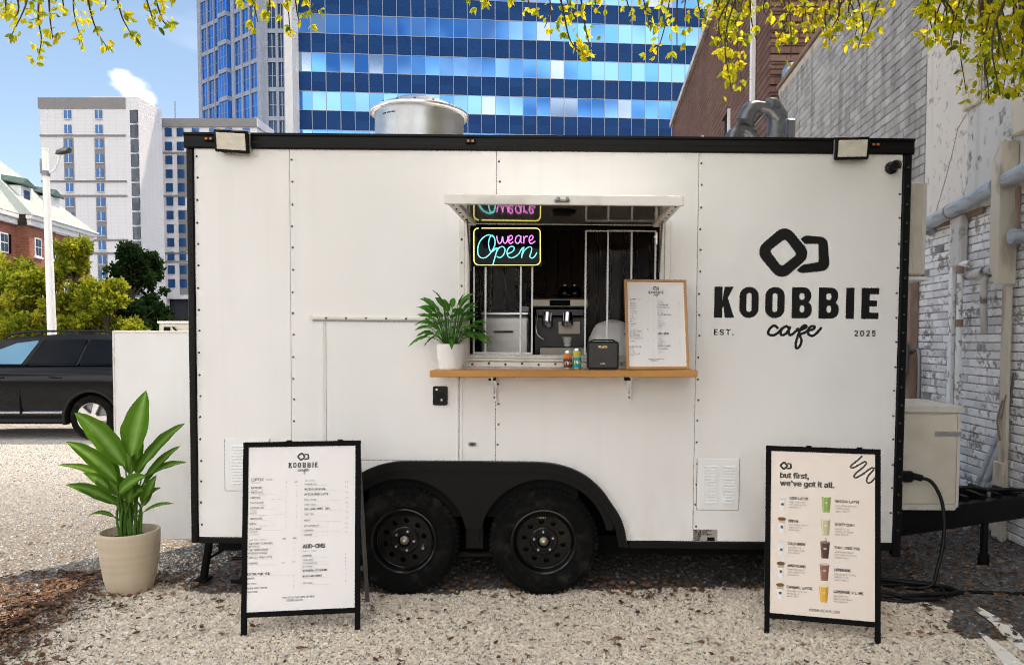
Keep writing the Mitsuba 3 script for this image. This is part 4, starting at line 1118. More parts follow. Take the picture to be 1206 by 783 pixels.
fm = thing('framed_menu', 'menu sheet in an oak frame leaning on the right end of the shelf', 'framed menu')
o, uu = np.array([.384, 4.56, SZ + .002]), np.array([.386, .03, 0])
M = frame(o, uu, (.02, .11, .57))
MW, MH, FB = .396, .574, .017
put('frame_bar', xf(box(0, FB, 0, MH, -.008, .014, .003), M), 'm_oak', fm)
put('frame_bar', xf(box(MW - FB, MW, 0, MH, -.008, .014, .003), M), 'm_oak', fm)
put('frame_bar', xf(box(FB + .0005, MW - FB - .0005, 0, FB, -.008, .0135, .003), M), 'm_oak', fm)
put('frame_bar', xf(box(FB + .0005, MW - FB - .0005, MH - FB, MH, -.008, .0135, .003), M), 'm_oak', fm)
put('sheet', xf(box(FB - .002, MW - FB + .002, FB - .002, MH - FB + .002, -.004, .006), M), 'm_sign_white', fm)
mm, mc = menu_print(MW - 2 * FB - .012, MH - 2 * FB - .012)
put('printed_text', xf(move(mm, FB + .006, FB + .006, .0066), M), 'm_print', fm, color=mc)
put('stand', xf(box(.15, .24, .0, .40, -.016, -.010), M), 'm_oak', fm)

# ---------------------------------------------------------------- the two pavement boards
def pavement_board(label, a, b, lean, H, pz0, face_mat, printer):
    k = thing('pavement_board', label, 'pavement sign', 'A-frame boards standing in front of the trailer')
    a, b = np.array([*a, G]), np.array([*b, G])
    u = (b - a) / np.linalg.norm(b - a)
    W = np.linalg.norm(b - a)
    back = np.cross([0, 0, 1.0], u)
    vdir = back * lean + np.array([0, 0, 1.0]) * math.sqrt(H * H - lean * lean)
    M = frame(a, u, vdir)
    br = .030
    put('frame_bar', xf(box(0, br, 0, H - br - .0005, -.012, .012, .003), M), 'm_matte_black', k)
    put('frame_bar', xf(box(W - br, W, 0, H - br - .0005, -.012, .012, .003), M), 'm_matte_black', k)
    put('frame_bar', xf(box(0, W, H - br, H, -.012, .012, .003), M), 'm_matte_black', k)
    put('frame_bar', xf(box(br + .0005, W - br - .0005, pz0, pz0 + br, -.012, .0115, .003), M), 'm_matte_black', k)
    put('face_sheet', xf(box(br - .001, W - br + .001, pz0 + br - .001, H - br + .001, -.004, .004), M), face_mat, k)
    m, c = printer(W - 2 * br, H - 2 * br - pz0)
    put('print', xf(move(m, br, pz0 + br, .0046), M), 'm_print', k, color=c)
    M2 = frame(a + back * .46, u, vdir - back * .46)
    put('rear_leg', xf(box(0.005, .030, 0, H - .06, -.008, .008, .003), M2), 'm_dull_metal', k)
    put('rear_leg', xf(box(W - .030, W - .005, 0, H - .06, -.008, .008, .003), M2), 'm_dull_metal', k)
    put('rear_bar', xf(box(.031, W - .031, .25, .28, -.008, .008, .003), M2), 'm_dull_metal', k)
    put('top_hinge', cat(*[xf(box(x, x + .03, H, H + .008, -.012, .006, .002), M) for x in (W * .36, W * .8)]), 'm_matte_black', k)
    return k


def drinks_print(W, H):
    p = Print()
    dark, mid, pale = (.035, .033, .032), (.25, .20, .17), (.45, .38, .33)
    # layout units: x from 118 to 932 over the width, y from 95 to 1264 down the height
    U = lambda c: (c - 118) / 814 * W
    V = lambda c: H - (c - 95) / 1169 * H
    s = W / 814
    p.add(sheet(affinity.translate(rings(s * .40).buffer(.6 * s), U(238), V(200))), dark)
    for txt, cy in (('but first,', 288), ("we've got it all.", 345)):
        m = meshkit.text_mesh(txt, 44 * s, .0003, bold=True)
        for dx in (0, 2.2 * s, 4.0 * s):
            p.add(move(m, U(190) - m.bounds[0][0] + dx, V(cy) + dx * .3, 0), dark)
    sq = catmull([(830, 112), (800, 140), (748, 182), (760, 196), (800, 178), (850, 150), (866, 160), (840, 190), (790, 230), (772, 256), (790, 264), (840, 236), (890, 200), (915, 190), (918, 205), (880, 250), (868, 285), (885, 298), (910, 285), (928, 262)], 6)
    p.add(sheet(LineString([(U(x), V(y)) for x, y in sq]).buffer(7 * s).intersection(sbox(0, 0, W, H))), dark)
    p.add(sheet(LineString([(U(x), V(y)) for x, y in ((900, 225), (930, 190))]).buffer(4 * s).intersection(sbox(0, 0, W, H))), dark)

    def cup(cx, cy, kind, body, top):
        """a paper cup or a clear tumbler, about 66 by 120 units, its middle at (cx, cy)"""
        w1, w0, h = (29, 21, 52) if kind == 'paper' else (38, 27, 58)
        def poly(pts):
            return Polygon([(U(cx + a), V(cy + b)) for a, b in pts])
        z = 0
        if kind == 'paper':
            p.add(sheet(poly([(-w1, -h + 8), (w1, -h + 8), (w0, h), (-w0, h)])), (.86, .84, .84), .00008)
            p.add(sheet(poly([(w1 * .45, -h + 8), (w1, -h + 8), (w0, h), (w0 * .45, h)])), (.70, .68, .68), .00016)
            p.add(sheet(poly([(-w1 + 3, -h + 8), (w1 - 3, -h + 8), (w1 - 5, -h + 34), (-w1 + 5, -h + 34)])), body, .00024)
            e = [(34 * math.cos(a), -h + 4 + 13 * math.sin(a)) for a in np.linspace(0, 2 * math.pi, 20)[:-1]]
            p.add(sheet(poly(e)), top, .00032)
            p.add(sheet(Point(U(cx), V(cy + 10)).buffer(12 * s)), (.10, .06, .05), .00032)
        else:
            p.add(sheet(poly([(-w1, -h), (w1, -h), (w0, h), (-w0, h)])), body, .00008)
            p.add(sheet(poly([(w1 * .4, -h), (w1, -h), (w0, h), (w0 * .4, h)])), tuple(.72 * x for x in body), .00016)
            p.add(sheet(poly([(-w1 * .8, -h + 8), (-w1 * .6, -h + 8), (-w0 * .65, h - 8), (-w0 * .85, h - 8)])), tuple(min(.9, 1.35 * x + .08) for x in body), .00016)
            e = [(w1 * math.cos(a), -h + 9 * math.sin(a)) for a in np.linspace(0, 2 * math.pi, 20)[:-1]]
            p.add(sheet(poly(e)), top, .00024)
            p.add(sheet(affinity.translate(rings(s * .09), U(cx), V(cy - 12))), (.85, .83, .78), .00032)
        if kind == 'straw':
            p.add(sheet(poly([(2, -h - 32), (7, -h - 34), (12, -h), (6, -h)])), (.05, .04, .04), .0004)

    y0 = 452
    rows = [(458, 'ICED LATTE', 'MATCHA LATTE', ('paper', (.70, .62, .55), (.80, .76, .72)), ('clear', (.30, .42, .10), (.80, .80, .68))),
            (622, 'MOCHA', 'DIRTY CHAI', ('paper', (.66, .45, .33), (.16, .065, .03)), ('clear', (.55, .52, .30), (.80, .78, .66))),
            (785, 'COLD BREW', 'THAI ICED TEA', ('paper', (.80, .78, .77), (.72, .70, .68)), ('straw', (.09, .04, .025), (.30, .20, .14))),
            (942, 'AMERICANO', 'LEMONADE', ('paper', (.55, .38, .20), (.13, .09, .045)), ('clear', (.28, .12, .08), (.62, .50, .44))),
            (1095, 'CARAMEL LATTE', 'LEMONADE + LIME', ('paper', (.60, .42, .25), (.15, .10, .05)), ('clear', (.75, .42, .05), (.80, .70, .45)))]
    desc = ('SMOOTH AND CREAMY', 'MADE FRESH WITH MILK', 'SHAKEN ON ICE')
    for i, (cy, a, b, ca, cb) in enumerate(rows):
        cup(212 - i * 3, cy + 12, *ca); cup(558 - i * 4, cy + 6, *cb)
        def t(txt, h, cx, yy, c, wt=.22):
            p.add(small_text(txt, h * s, U(cx), V(yy), wt), c)
        t(a, 17, 266 - i * 3, cy - 18, dark, .26)
        t(b, 17, 632 - i * 3, cy - 12, dark, .26)
        for j in range(3):
            t(desc[(i + j) % 3][:(20, 18, 12)[j]], 9, 266 - i * 3, cy + 6 + 19 * j, mid, .18)
            t(desc[(i + j + 1) % 3][:(21, 20, 13)[j]], 9.5, 632 - i * 3, cy + 16 + 20 * j, mid, .18)
    p.add(small_text('KOOBBIECAFE.COM', 17 * s, U(430), V(1226), .22), mid)
    return p.mesh()


pavement_board('white menu board in a black frame standing before the left end of the trailer', (-1.869, 4.172), (-1.206, 4.259), .12, 1.115, .105, 'm_sign_white', menu_print)
pavement_board('cream drinks board with ten pictured cups standing at the right end of the trailer', (1.166, 4.221), (1.779, 4.065), .12, 1.09, .09, 'm_sign_cream', drinks_print)

# ---------------------------------------------------------------- power cable
cb = thing('power_cable', 'thick black power cable from the generator box coiled on the ground', 'cable')
put('plug', cat(box(2.385, 2.46, 5.13, 5.176, .655, .735, .012), rod((2.455, 5.15, .70), (2.52, 5.14, .685), .024, 12)), 'm_gloss_black', cb)
pts = [(2.50, 5.14, .69), (2.58, 5.12, .66), (2.635, 5.08, .52), (2.62, 5.02, .30), (2.55, 4.96, .10), (2.46, 4.92, -.02)]
coil = []
rc = random.Random(8)
for i in range(52):
    a = 1.9 + i * .42
    rx, ry = .30 + .05 * math.sin(i * .7), .15 + .03 * math.cos(i * 1.1)
    coil.append((2.28 + rx * math.cos(a) + rc.uniform(-.02, .02), 4.86 + ry * math.sin(a), G + .014 + .0008 * i + .004 * math.sin(i)))
tail = [(2.72, 4.88, G + .012), (2.95, 4.86, G + .012), (3.25, 4.84, G + .012), (3.7, 4.80, G + .012)]
put('lead', tube(catmull(pts + coil + tail, 5), .0125, 8), 'm_cable', cb, smooth=True)

# ---------------------------------------------------------------- masonry pieces shared by several walls
def piece(name, mesh, key_mat):
    return mikit.ply(mesh, key_mat)


def chip_box(rng, b=.1, jit=.05):
    """a unit brick, face towards -y: 10 triangles, its front edges drawn in"""
    x0, z0 = .5, .5
    f = [(-x0 + b * .4 + rng.uniform(0, jit) * .3, -1, -z0 + b), (x0 - b * .4 - rng.uniform(0, jit) * .3, -1, -z0 + b), (x0 - b * .4, -1, z0 - b), (-x0 + b * .4, -1, z0 - b)]
    k = [(-x0, -.35, -z0), (x0, -.35, -z0), (x0, -.35, z0), (-x0, -.35, z0)]
    bk = [(-x0, 0, -z0), (x0, 0, -z0), (x0, 0, z0), (-x0, 0, z0)]
    V = np.array(f + k + bk, float)
    V[:4, 1] += np.array([rng.uniform(-.2, .2) for _ in range(4)])
    F = [[0, 1, 2], [0, 2, 3]]
    for o in (0, 4):
        for i in range(4):
            j = (i + 1) % 4
            F += [[o + i, o + 4 + i, o + 4 + j], [o + i, o + 4 + j, o + j]]
    return trimesh.Trimesh(V, F, process=False)


def lay(parent, name, mats, dicts, meshes, places, W, limit=300, kind_label=None):
    """bricks at PLACES (s, z, length, height, proud) on the wall frame W: the nearest LIMIT as parts, the rest as one part"""
    rb_ = random.Random(len(places))
    rest = {}
    for i, (s, z, l, h, pr) in enumerate(places):
        m = rb_.randrange(len(meshes)); q = rb_.choice(mats)
        L = np.eye(4); L[:3, :3] = np.diag([l, pr, h]); L[:3, 3] = (s, 0, z)
        X = W @ L
        if i < limit:
            put(name, dicts[(m, q)], None, parent, xform=T(X))
        else:
            rest.setdefault(q, []).append(xf(meshes[m], X))
    for q, ms in rest.items():
        put(name + '_field', cat(ms), q, parent, kind='stuff', label=kind_label)


# ---------------------------------------------------------------- the painted building on the right
bl = thing('painted_building', 'weathered white and grey masonry side wall with a blue grey pipe, right of the trailer', 'building')
w0, w1 = 3.55, .0405
wd = np.array([w1, 1, 0]) / math.hypot(w1, 1)
# wall frame: local x runs towards the camera along the wall, local -y faces the yard, local z up
W = np.eye(4)
W[:3, 0] = -wd; W[:3, 1] = np.array([wd[1], -wd[0], 0]); W[:3, 2] = (0, 0, 1); W[:3, 3] = (w0, 0, 0)
S = lambda y: -y * math.hypot(w1, 1)          # local x of the wall point at depth y


def wbox(ya, yb, p0, p1, z0, z1, b=0.0):
    """a box on the wall from depth ya to yb, standing p0..p1 proud of it"""
    return xf(box(S(yb), S(ya), -p1, -p0, z0, z1, b), W)


def weather(p, n, uv, light, dirt, amount=1.0):
    streak = fbm(p.y * 5 + p.x * 5, p.z * .45, 1.0, 4)
    spots = fbm(p.y * 16, p.z * 13, p.x * 3, 4)
    return mix(light, dirt, dr.clip(smoothstep(.5, .85, streak) * .7 + smoothstep(.56, .74, spots) * .75, 0, 1) * amount)


mat('m_mortar', lambda p, n, uv: mix((.30, .30, .30), (.13, .125, .12), smoothstep(.35, .7, fbm(p.y * 6, p.z * 6, p.x))), .95)
mat('m_block_joint', (.17, .165, .16), .95)
mat('m_rear_fill', lambda p, n, uv: weather(p, n, uv, (.42, .41, .40), (.25, .24, .23)), .9)
mat('m_stucco', lambda p, n, uv: weather(p, n, uv, (.60, .56, .51), (.26, .24, .22)), .9, bump=lambda p, n, uv: fbm(p.y * 14, p.z * 14, p.x * 14, 4), scale=.010)
mat('m_stucco_dull', lambda p, n, uv: weather(p, n, uv, (.50, .49, .47), (.16, .15, .14), 1.25), .9, bump=lambda p, n, uv: fbm(p.y * 18, p.z * 18, p.x * 18, 4), scale=.012)
mat('m_buttress', lambda p, n, uv: mix((.52, .47, .39), (.30, .25, .19), smoothstep(.5, .8, fbm(p.y * 7, p.z * 3, p.x * 7, 4))), .9)
mat('m_duct', lambda p, n, uv: mix((.37, .41, .45), (.22, .235, .25), smoothstep(.45, .75, fbm(p.y * 7, p.z * 30, p.x * 9, 4)) * .8), .5, .1)
mat('m_rust', lambda p, n, uv: mix((.16, .085, .05), (.28, .22, .18), fbm(p.y * 20, p.z * 8, p.x * 20, 4)), .85)


def flaking(light, bare):
    def fn(p, n, uv):
        a = fbm(p.y * 7, p.z * 7, p.x * 7, 4)
        b = fbm(p.y * 31, p.z * 31, p.x * 31, 3)
        return mix(light, bare, smoothstep(.615, .665, a * .52 + b * .56))
    return fn


mat('m_painted_brick', flaking((.72, .73, .74), (.30, .285, .27)), .85, bump=lambda p, n, uv: fbm(p.y * 30, p.z * 30, p.x * 9, 3), scale=.006)
mat('m_painted_brick_worn', flaking((.64, .64, .65), (.33, .30, .28)), .85, bump=lambda p, n, uv: fbm(p.y * 26, p.z * 26, p.x * 9, 3), scale=.008)
mat('m_painted_brick_grey', flaking((.56, .56, .58), (.27, .26, .25)), .88, bump=lambda p, n, uv: fbm(p.y * 30, p.z * 30, p.x * 9, 3), scale=.006)
for nm, c in (('m_block_a', (.38, .37, .36)), ('m_block_b', (.32, .312, .305)), ('m_block_c', (.43, .42, .41))):
    mat(nm, (lambda c: lambda p, n, uv: mix(c, tuple(x * .66 for x in c), smoothstep(.4, .75, fbm(p.y * 7, p.z * .8, p.x, 4))))(c), .9, bump=lambda p, n, uv: fbm(p.y * 20, p.z * 40, p.x * 9, 2), scale=.004)

HC = 6.45                     # coping of the grey wall
put('wall', cat(wbox(7.92, 14.3, -.5, 0, G - .01, HC), wbox(-3, 7.9195, -.5, 0, G - .01, 9.3)), 'm_mortar', bl)  # unseen top of the near end raised so it shades the ground below
put('end_wall', wbox(14.301, 14.34, -3, -.001, G - .01, HC - .02), 'm_rear_fill', bl)
# grey block field above and behind
rb2 = random.Random(4)
meshes = [chip_box(rb2, .045, .02) for _ in range(3)]
bmats = ['m_block_a', 'm_block_b', 'm_block_c', 'm_block_a']
dicts = {(i, q): mikit.ply(m, q) for i, m in enumerate(meshes) for q in set(bmats)}
pl_ = []
zr, r = 2.72, 0
while zr < HC - .14:
    y = 7.95 + (.14 if r % 2 else 0)
    if r % 2:
        pl_.append((S(8.015), zr + .05, .12, .094, .018))
    while y < 14.2:
        l = min(.270, 14.28 - y)
        if l > .06:
            pl_.append((S(y + l / 2), zr + .05, l - .009, .094, .018 + rb2.uniform(-.003, .004)))
        y += .279
    zr += .1035; r += 1
vis = lambda s, z: math.hypot(-s, z - 1.66)
pl_.sort(key=lambda q: vis(q[0], q[1]) - (2.5 if q[1] > 3.0 else 0))
lay(bl, 'block', bmats, dicts, meshes, pl_, W, kind_label='smaller far blocks of the grey wall')
put('block_joints', wbox(7.93, 14.28, .001, .006, 2.68, HC - .10), 'm_block_joint', bl)
put('coping_course', wbox(7.93, 14.32, .004, .022, HC - .13, HC - .01, .004), 'm_buttress', bl)
put('coping', wbox(7.93, 14.36, -.52, .06, HC, HC + .085, .012), 'm_rust', bl, label='brown coping along the top of the grey wall')
# white bricks low down
meshes = [chip_box(rb2, .09, .08) for _ in range(4)]
wm_ = ['m_painted_brick', 'm_painted_brick', 'm_painted_brick_worn', 'm_painted_brick_grey']
dicts = {(i, q): mikit.ply(m, q) for i, m in enumerate(meshes) for q in set(wm_)}
pl_ = []
zr, r = G + .005, 0
while zr < 2.86:
    y = 5.3 + (.11 if r % 2 else 0)
    hdr = r % 6 == 5
    while y < 8.6:
        l = .100 if hdr else .208
        pl_.append((S(y + l / 2), zr + .034, l, .066, .012 + rb2.uniform(-.004, .006)))
        y += l + .011
    zr += .0765; r += 1
pl_ = [q for q in pl_ if rb2.random() > .012]
inview = lambda q: (5.95 < -q[0] < 8.2) and q[1] > .3
pl_.sort(key=lambda q: (not inview(q), -q[0]))
lay(bl, 'brick', wm_, dicts, meshes, pl_, W, kind_label='smaller and hidden bricks of the painted wall')
# pale rendered upper wall
put('render_coat', wbox(-3, 7.90, .001, .035, 2.86, 9.2, .004), 'm_stucco', bl, label='pale streaked cement render on the upper wall')
put('render_patch', wbox(6.2, 7.0, .0355, .043, 3.02, 4.05, .003), 'm_stucco_dull', bl, label='rough unpainted patch of render')
put('render_patch', wbox(6.52, 7.86, .0355, .039, 4.92, 9.0, .003), 'm_stucco_dull', bl)
put('pilaster', wbox(6.75, 7.02, .044, .09, 3.80, 9.2, .012), 'm_buttress', bl, label='beige pilaster broken off above the pipe')
put('conduit', xf(tube([(S(6.72), -.06, 9.0), (S(6.72), -.06, 5.2), (S(6.73), -.055, 4.5)], .012, 8), W), 'm_rust', bl)
put('crack', xf(tube([(S(7.05), -.0365, 3.78), (S(7.2), -.0365, 3.7), (S(7.32), -.0365, 3.45), (S(7.5), -.0365, 3.15), (S(7.62), -.0365, 2.98)], .004, 4), W), 'm_rust', bl)
# buttress with its wide head
def wpoly(pts, p0, p1):
    """a polygon of (depth, z) on the wall, p0..p1 proud of it"""
    poly = Polygon([(S(y), z) for y, z in pts])
    return xf(flat(poly, -p1, -p0), W)


bt = put('buttress', wbox(6.17, 6.29, .045, .075, G, 2.12, .008), 'm_buttress', bl, label='beige concrete buttress with a wide stepped head')
put('head', wpoly([(6.14, 2.125), (6.20, 2.125), (6.28, 2.30), (6.28, 3.16), (6.14, 3.30)], .045, .19), 'm_buttress', bt)
put('shaft', wbox(5.80, 6.10, .045, .14, 3.32, 9.0, .012), 'm_buttress', bt)
put('base_block', wbox(6.14, 6.30, .076, .11, G, .62, .008), 'm_buttress', bt)
put('weed_wire', cat(xf(tube(catmull([(S(6.20), -.09, 1.15), (S(6.24), -.11, .98), (S(6.23), -.09, .80)], 4), .008, 5), W), xf(tube(catmull([(S(6.12), -.11, 1.2), (S(6.20), -.10, .99)], 4), .007, 5), W)), 'm_rust', bt)
# pipes
put('duct_pipe', xf(tube([(S(7.72), -.02, 2.80), (S(7.70), -.14, 2.83), (S(6.30), -.14, 2.96)], .066, 20), W), 'm_duct', bl, smooth=40, label='blue grey pipe running along the wall')
put('duct_pipe', xf(tube([(S(6.12), -.14, 2.975), (S(3.6), -.14, 3.20)], .066, 20), W), 'm_duct', bl, smooth=40)
for y in (7.1,):
    put('pipe_strap', xf(tube([(S(y - .012), -.14, 2.887), (S(y + .012), -.14, 2.885)], .070, 20), W), 'm_rust', bl)
put('wall_ledge', wbox(6.7, 7.9, .013, .05, 2.80, 2.86, .01), 'm_rust', bl)
put('pier_stub', wbox(6.98, 7.18, .02, .10, 2.36, 2.84, .015), 'm_stucco_dull', bl)
put('downpipe', cat(xf(tube([(S(6.96), -.10, .1), (S(6.96), -.10, 2.33)], .028, 12), W), xf(tube(catmull([(S(6.96), -.10, 2.30), (S(6.95), -.09, 2.36), (S(6.88), -.06, 2.37)], 5), .030, 12), W)), 'm_painted_brick', bl, smooth=40, label='white painted downpipe')
put('downpipe', wbox(7.20, 7.27, .02, .06, .1, 2.84, .006), 'm_painted_brick', bl)
for z in (.98, 1.78, 2.28):
    put('pipe_joint', xf(tube([(S(6.96), -.10, z), (S(6.96), -.10, z + .07)], .036, 12), W), 'm_rust', bl)
put('stub_pipe', xf(tube(catmull([(S(6.52), -.06, 2.24), (S(6.52), -.10, 2.20), (S(6.53), -.10, 2.0), (S(6.54), -.08, 1.72)], 5), .030, 10), W), 'm_stucco_dull', bl, smooth=True)
put('stub_pipe', xf(tube([(S(6.30), -.07, 2.28), (S(6.90), -.07, 2.25)], .040, 10), W), 'm_stucco_dull', bl, smooth=True)
put('post', wbox(8.02, 8.14, .015, .12, G, 2.6, .012), 'm_rust', bl)
mb = put('meter_box', wbox(7.98, 8.26, .121, .24, 1.30, 1.62, .02), 'm_dull_metal', bl, label='grey electric meter on the wall')
put('dial', xf(tube([(S(8.08), -.241, 1.22), (S(8.08), -.30, 1.22)], .085, 20), W), 'm_dull_metal', mb)
put('conduit', xf(tube(catmull([(S(7.99), -.10, 1.52), (S(7.9), -.09, 1.55), (S(7.84), -.08, 1.48), (S(7.83), -.08, .9), (S(7.83), -.08, .1)], 6), .02, 8), W), 'm_dull_metal', mb, smooth=True)
gm = put('gauge', xf(tube([(S(6.02), -.06, 2.50), (S(6.02), -.16, 2.50)], .06, 20), W), 'm_duct', bl, smooth=40, label='round blue grey gauge behind the buttress')
put('stem', cat(xf(tube([(S(6.02), -.11, 2.9), (S(6.02), -.11, 2.58)], .022, 10), W)), 'm_rust', gm)
# pipes leaning against the wall
for i, (a, b, r, lab, m) in enumerate((((3.62, 6.55, G), (3.80, 6.22, .98), .032, 'blue grey pipe leaning on the brick wall, nearest of three', 'm_duct'), ((3.60, 6.64, G), (3.805, 6.34, .92), .028, 'blue grey pipe leaning on the brick wall, middle of three', 'm_duct'), ((3.69, 6.38, G), (3.80, 6.19, 1.38), .014, 'thin dark rod leaning on the brick wall beside two pipes', 'm_dull_metal'))):
    k = thing('leaning_pipe', lab, 'pipe', 'pipes leaning against the brick wall')
    put('tube', rod(a, b, r, 14), m, k, smooth=40)
    put('end_cap', rod(np.array(b) * .97 + np.array(a) * .03, np.array(b), r + .004, 14), 'm_dull_metal', k)

# ---------------------------------------------------------------- brown brick building behind
bb = thing('brick_building', 'tall brown brick building behind the grey wall', 'building')


def brick_fn(c1, c2, mort, L, Hh):
    def fn(p, n, uv):
        z = p.z / Hh
        r = dr.floor(z)
        s = (p.y + p.x * .97) / L + .5 * (r - 2 * dr.floor(r / 2))
        c = mix(c1, c2, cell_rand(dr.floor(s), r, 3))
        c = c * (.75 + .5 * fbm(p.y * .7, p.z * .5, p.x * .7, 3))
        m = dr.maximum(1 - smoothstep(.06, .24, z - r), 1 - smoothstep(.0, .05, s - dr.floor(s)))
        return mix(c, mort, m)
    return fn


def brick_relief(L, Hh):
    def fn(p, n, uv):
        z = p.z / Hh
        r = dr.floor(z)
        return smoothstep(.0, .16, z - r) * smoothstep(1.0, .9, z - r)
    return fn


mat('m_brown_brick', brick_fn((.15, .080, .060), (.22, .125, .098), (.045, .030, .026), .42, .155), .9, bump=brick_relief(.42, .155), scale=.03, eps=.008)
HB = 11.35
cor = lambda y, off=0.0: (w0 + w1 * y - off)
wx0, wx1 = cor(15.2), cor(34.0)
q = Polygon([(wx0, 15.2), (wx1, 34.0), (wx1 + 9, 34.0), (wx0 + 9, 15.2)])
put('wall', move(extr(q, HB - G), 0, 0, G), 'm_brown_brick', bb)
cp = Polygon([(wx0 - .12, 15.08), (wx1 - .12, 34.1), (wx1 + 9, 34.1), (wx0 + 9, 15.08)])
put('coping', move(extr(cp, .22), 0, 0, HB), 'm_stucco', bb, label='pale stone coping')
W2 = W.copy()
def w2box(ya, yb, p0, p1, z0, z1, b=0.0):
    return xf(box(S(yb), S(ya), -p1, -p0, z0, z1, b), W2)


for (y, zb, zt, wd_) in ((24.3, 6.4, 8.2, .75), (19.6, 5.0, 7.6, .6), (17.2, 4.2, 6.0, .5), (29.0, 6.8, 8.4, .8)):
    k = put('window', w2box(y, y + wd_, .002, .03, zb, zt), 'm_inside', bb)
    put('jamb', w2box(y - .10, y - .005, .002, .07, zb - .1, zt + .1), 'm_white_paint', k)
    put('lintel', w2box(y - .005, y + wd_ + .1, .002, .09, zt + .005, zt + .16), 'm_brown_brick', k)
put('downspout', w2box(16.4, 16.52, .01, .13, 3.0, 10.9, .02), 'm_white_paint', bb, label='white downspout')
put('roof_vent', cat(move(lathe([(.22, HC - .3), (.22, HC + .55), (.16, HC + .68), (0, HC + .72)], 20), 4.55, 14.9, 0), ), 'm_galv', bb, smooth=40)
for r in range(24):
    put('face_course', box(wx0 + .02, wx0 + 3.6, 15.17, 15.196, 6.2 + r * .21, 6.2 + r * .21 + .165, .006), 'm_brown_brick', bb)

# ---------------------------------------------------------------- glass office tower
RESIZE[0] = resized((-29.0, 77.0, G), 2.0, (-58.0, 154.0, -1.76))
gt = thing('glass_office_tower', 'blue glass office tower with bands of windows behind the trailer', 'office building')
ga = math.radians(4.8)
O, U_ = np.array([-29.06, 77.0, 0]), np.array([math.cos(ga), math.sin(ga), 0])
FM = np.eye(4); FM[:3, 0] = U_; FM[:3, 1] = (-U_[1], U_[0], 0); FM[:3, 3] = O      # local x along the facade, -y towards the street
NB, BP, FP, ZV = 33, 1.455, 3.93, 29.33
mat('m_pane_blue', (.10, .28, .62), .03, 1.0)
mat('m_pane_mid', (.17, .36, .68), .04, 1.0)
mat('m_pane_pale', (.34, .44, .58), .05, .9)
mat('m_spandrel', lambda p, n, uv: mix((.006, .040, .15), (.010, .055, .19), cell_rand(p.x / 2.9, p.z / 7.86, 1)), .3, .0, spec=.10)
mat('m_mullion', (.30, .34, .40), .4, .6)
mat('m_dark_core', (.03, .035, .045), .6)
put('core', xf(box(0, NB * BP, .12, 30, G, 43.0), FM), 'm_dark_core', gt)
rg = random.Random(12)
unit = [box(-.5, .5, -.02, .02, -.5, .5)]
dv = {m: mikit.ply(unit[0], m) for m in ('m_pane_blue', 'm_pane_mid', 'm_pane_pale', 'm_spandrel')}
def tilt(w, h, x, z, tx, tz):
    L = trimesh.transformations.translation_matrix([x, 0, z]) @ trimesh.transformations.rotation_matrix(tz, [0, 0, 1]) @ trimesh.transformations.rotation_matrix(tx, [1, 0, 0])
    return FM @ L @ np.diag([w, 1, h, 1.0])


for f in range(-2, 3):
    zb = ZV + FP * f
    for i in range(NB):
        x = (i + .5) * BP
        m = rg.choice(['m_pane_blue', 'm_pane_blue', 'm_pane_mid', 'm_pane_mid', 'm_pane_blue', 'm_pane_mid', 'm_pane_pale'])
        put('window_pane', dv[m], None, gt, xform=T(tilt(BP - .07, 1.90, x, zb + .96, rg.gauss(0, .006), rg.gauss(0, .009))))
        put('spandrel_panel', dv['m_spandrel'], None, gt, xform=T(tilt(BP - .07, 1.96, x, zb + 2.92, rg.gauss(0, .003), rg.gauss(0, .003))))
mu = mikit.ply(box(-.028, .028, -.085, .10, -.5, .5), 'm_mullion')
for i in range(NB + 1):
    put('mullion', mu, None, gt, xform=T(FM @ trimesh.transformations.translation_matrix([i * BP, 0, 32]) @ np.diag([1, 1, 22, 1.0])))
for f in range(-2, 4):
    for dz in (0, 1.93):
        put('transom', xf(box(0, NB * BP, -.055, .10, ZV + FP * f + dz - .035, ZV + FP * f + dz + .015), FM), 'm_mullion', gt)
put('lower_wall', xf(box(0, NB * BP, -.05, .11, G, ZV - 2 * FP - .04), FM), 'm_spandrel', gt)
put('upper_wall', xf(box(0, NB * BP, -.05, .11, ZV + 3 * FP + .02, 43.2), FM), 'm_spandrel', gt)

# the concrete framed wing to its left
cw = thing('concrete_office_wing', 'grey concrete framed office wing with tall blue windows left of the glass facade', 'office building')
mat('m_concrete', lambda p, n, uv: mix((.30, .335, .41), (.24, .27, .34), fbm(p.x * .6, p.z * .9, p.y * .6, 3)), .85)
mat('m_pier', (.62, .62, .63), .8)
mat('m_wing_glass', (.06, .24, .66), .06, .9)
mat('m_wing_glass_dark', (.03, .06, .12), .06, .5)
CX, CY = -30.55, 75.0
ul = np.array([-.805, .593, 0])
wl = np.eye(4); wl[:3, 0] = -ul; wl[:3, 1] = (-wl[1, 0], wl[0, 0], 0); wl[:3, 2] = (0, 0, 1); wl[:3, 3] = (CX, CY, 0)
wl[:3, 1] = np.cross([0, 0, 1.0], wl[:3, 0])
put('wall', xf(box(-12.2, 0, .30, 12, G, 44), wl), 'm_concrete', cw)
ZW = 21.4
def wing_windows(Mx, xs, width, depth, m, bay=None):
    for f in range(0, 8):
        z = ZW + 2.9 * f
        for x in xs:
            k = put('window', xf(box(x, x + width, depth, depth + .1, z, z + 2.42), Mx), m, cw)
            put('mullion', xf(cat(box(x + width * .5 - .03, x + width * .5 + .03, depth - .04, depth, z, z + 2.42), box(x, x + width, depth - .03, depth, z + 1.1, z + 1.16)), Mx), 'm_mullion', k)


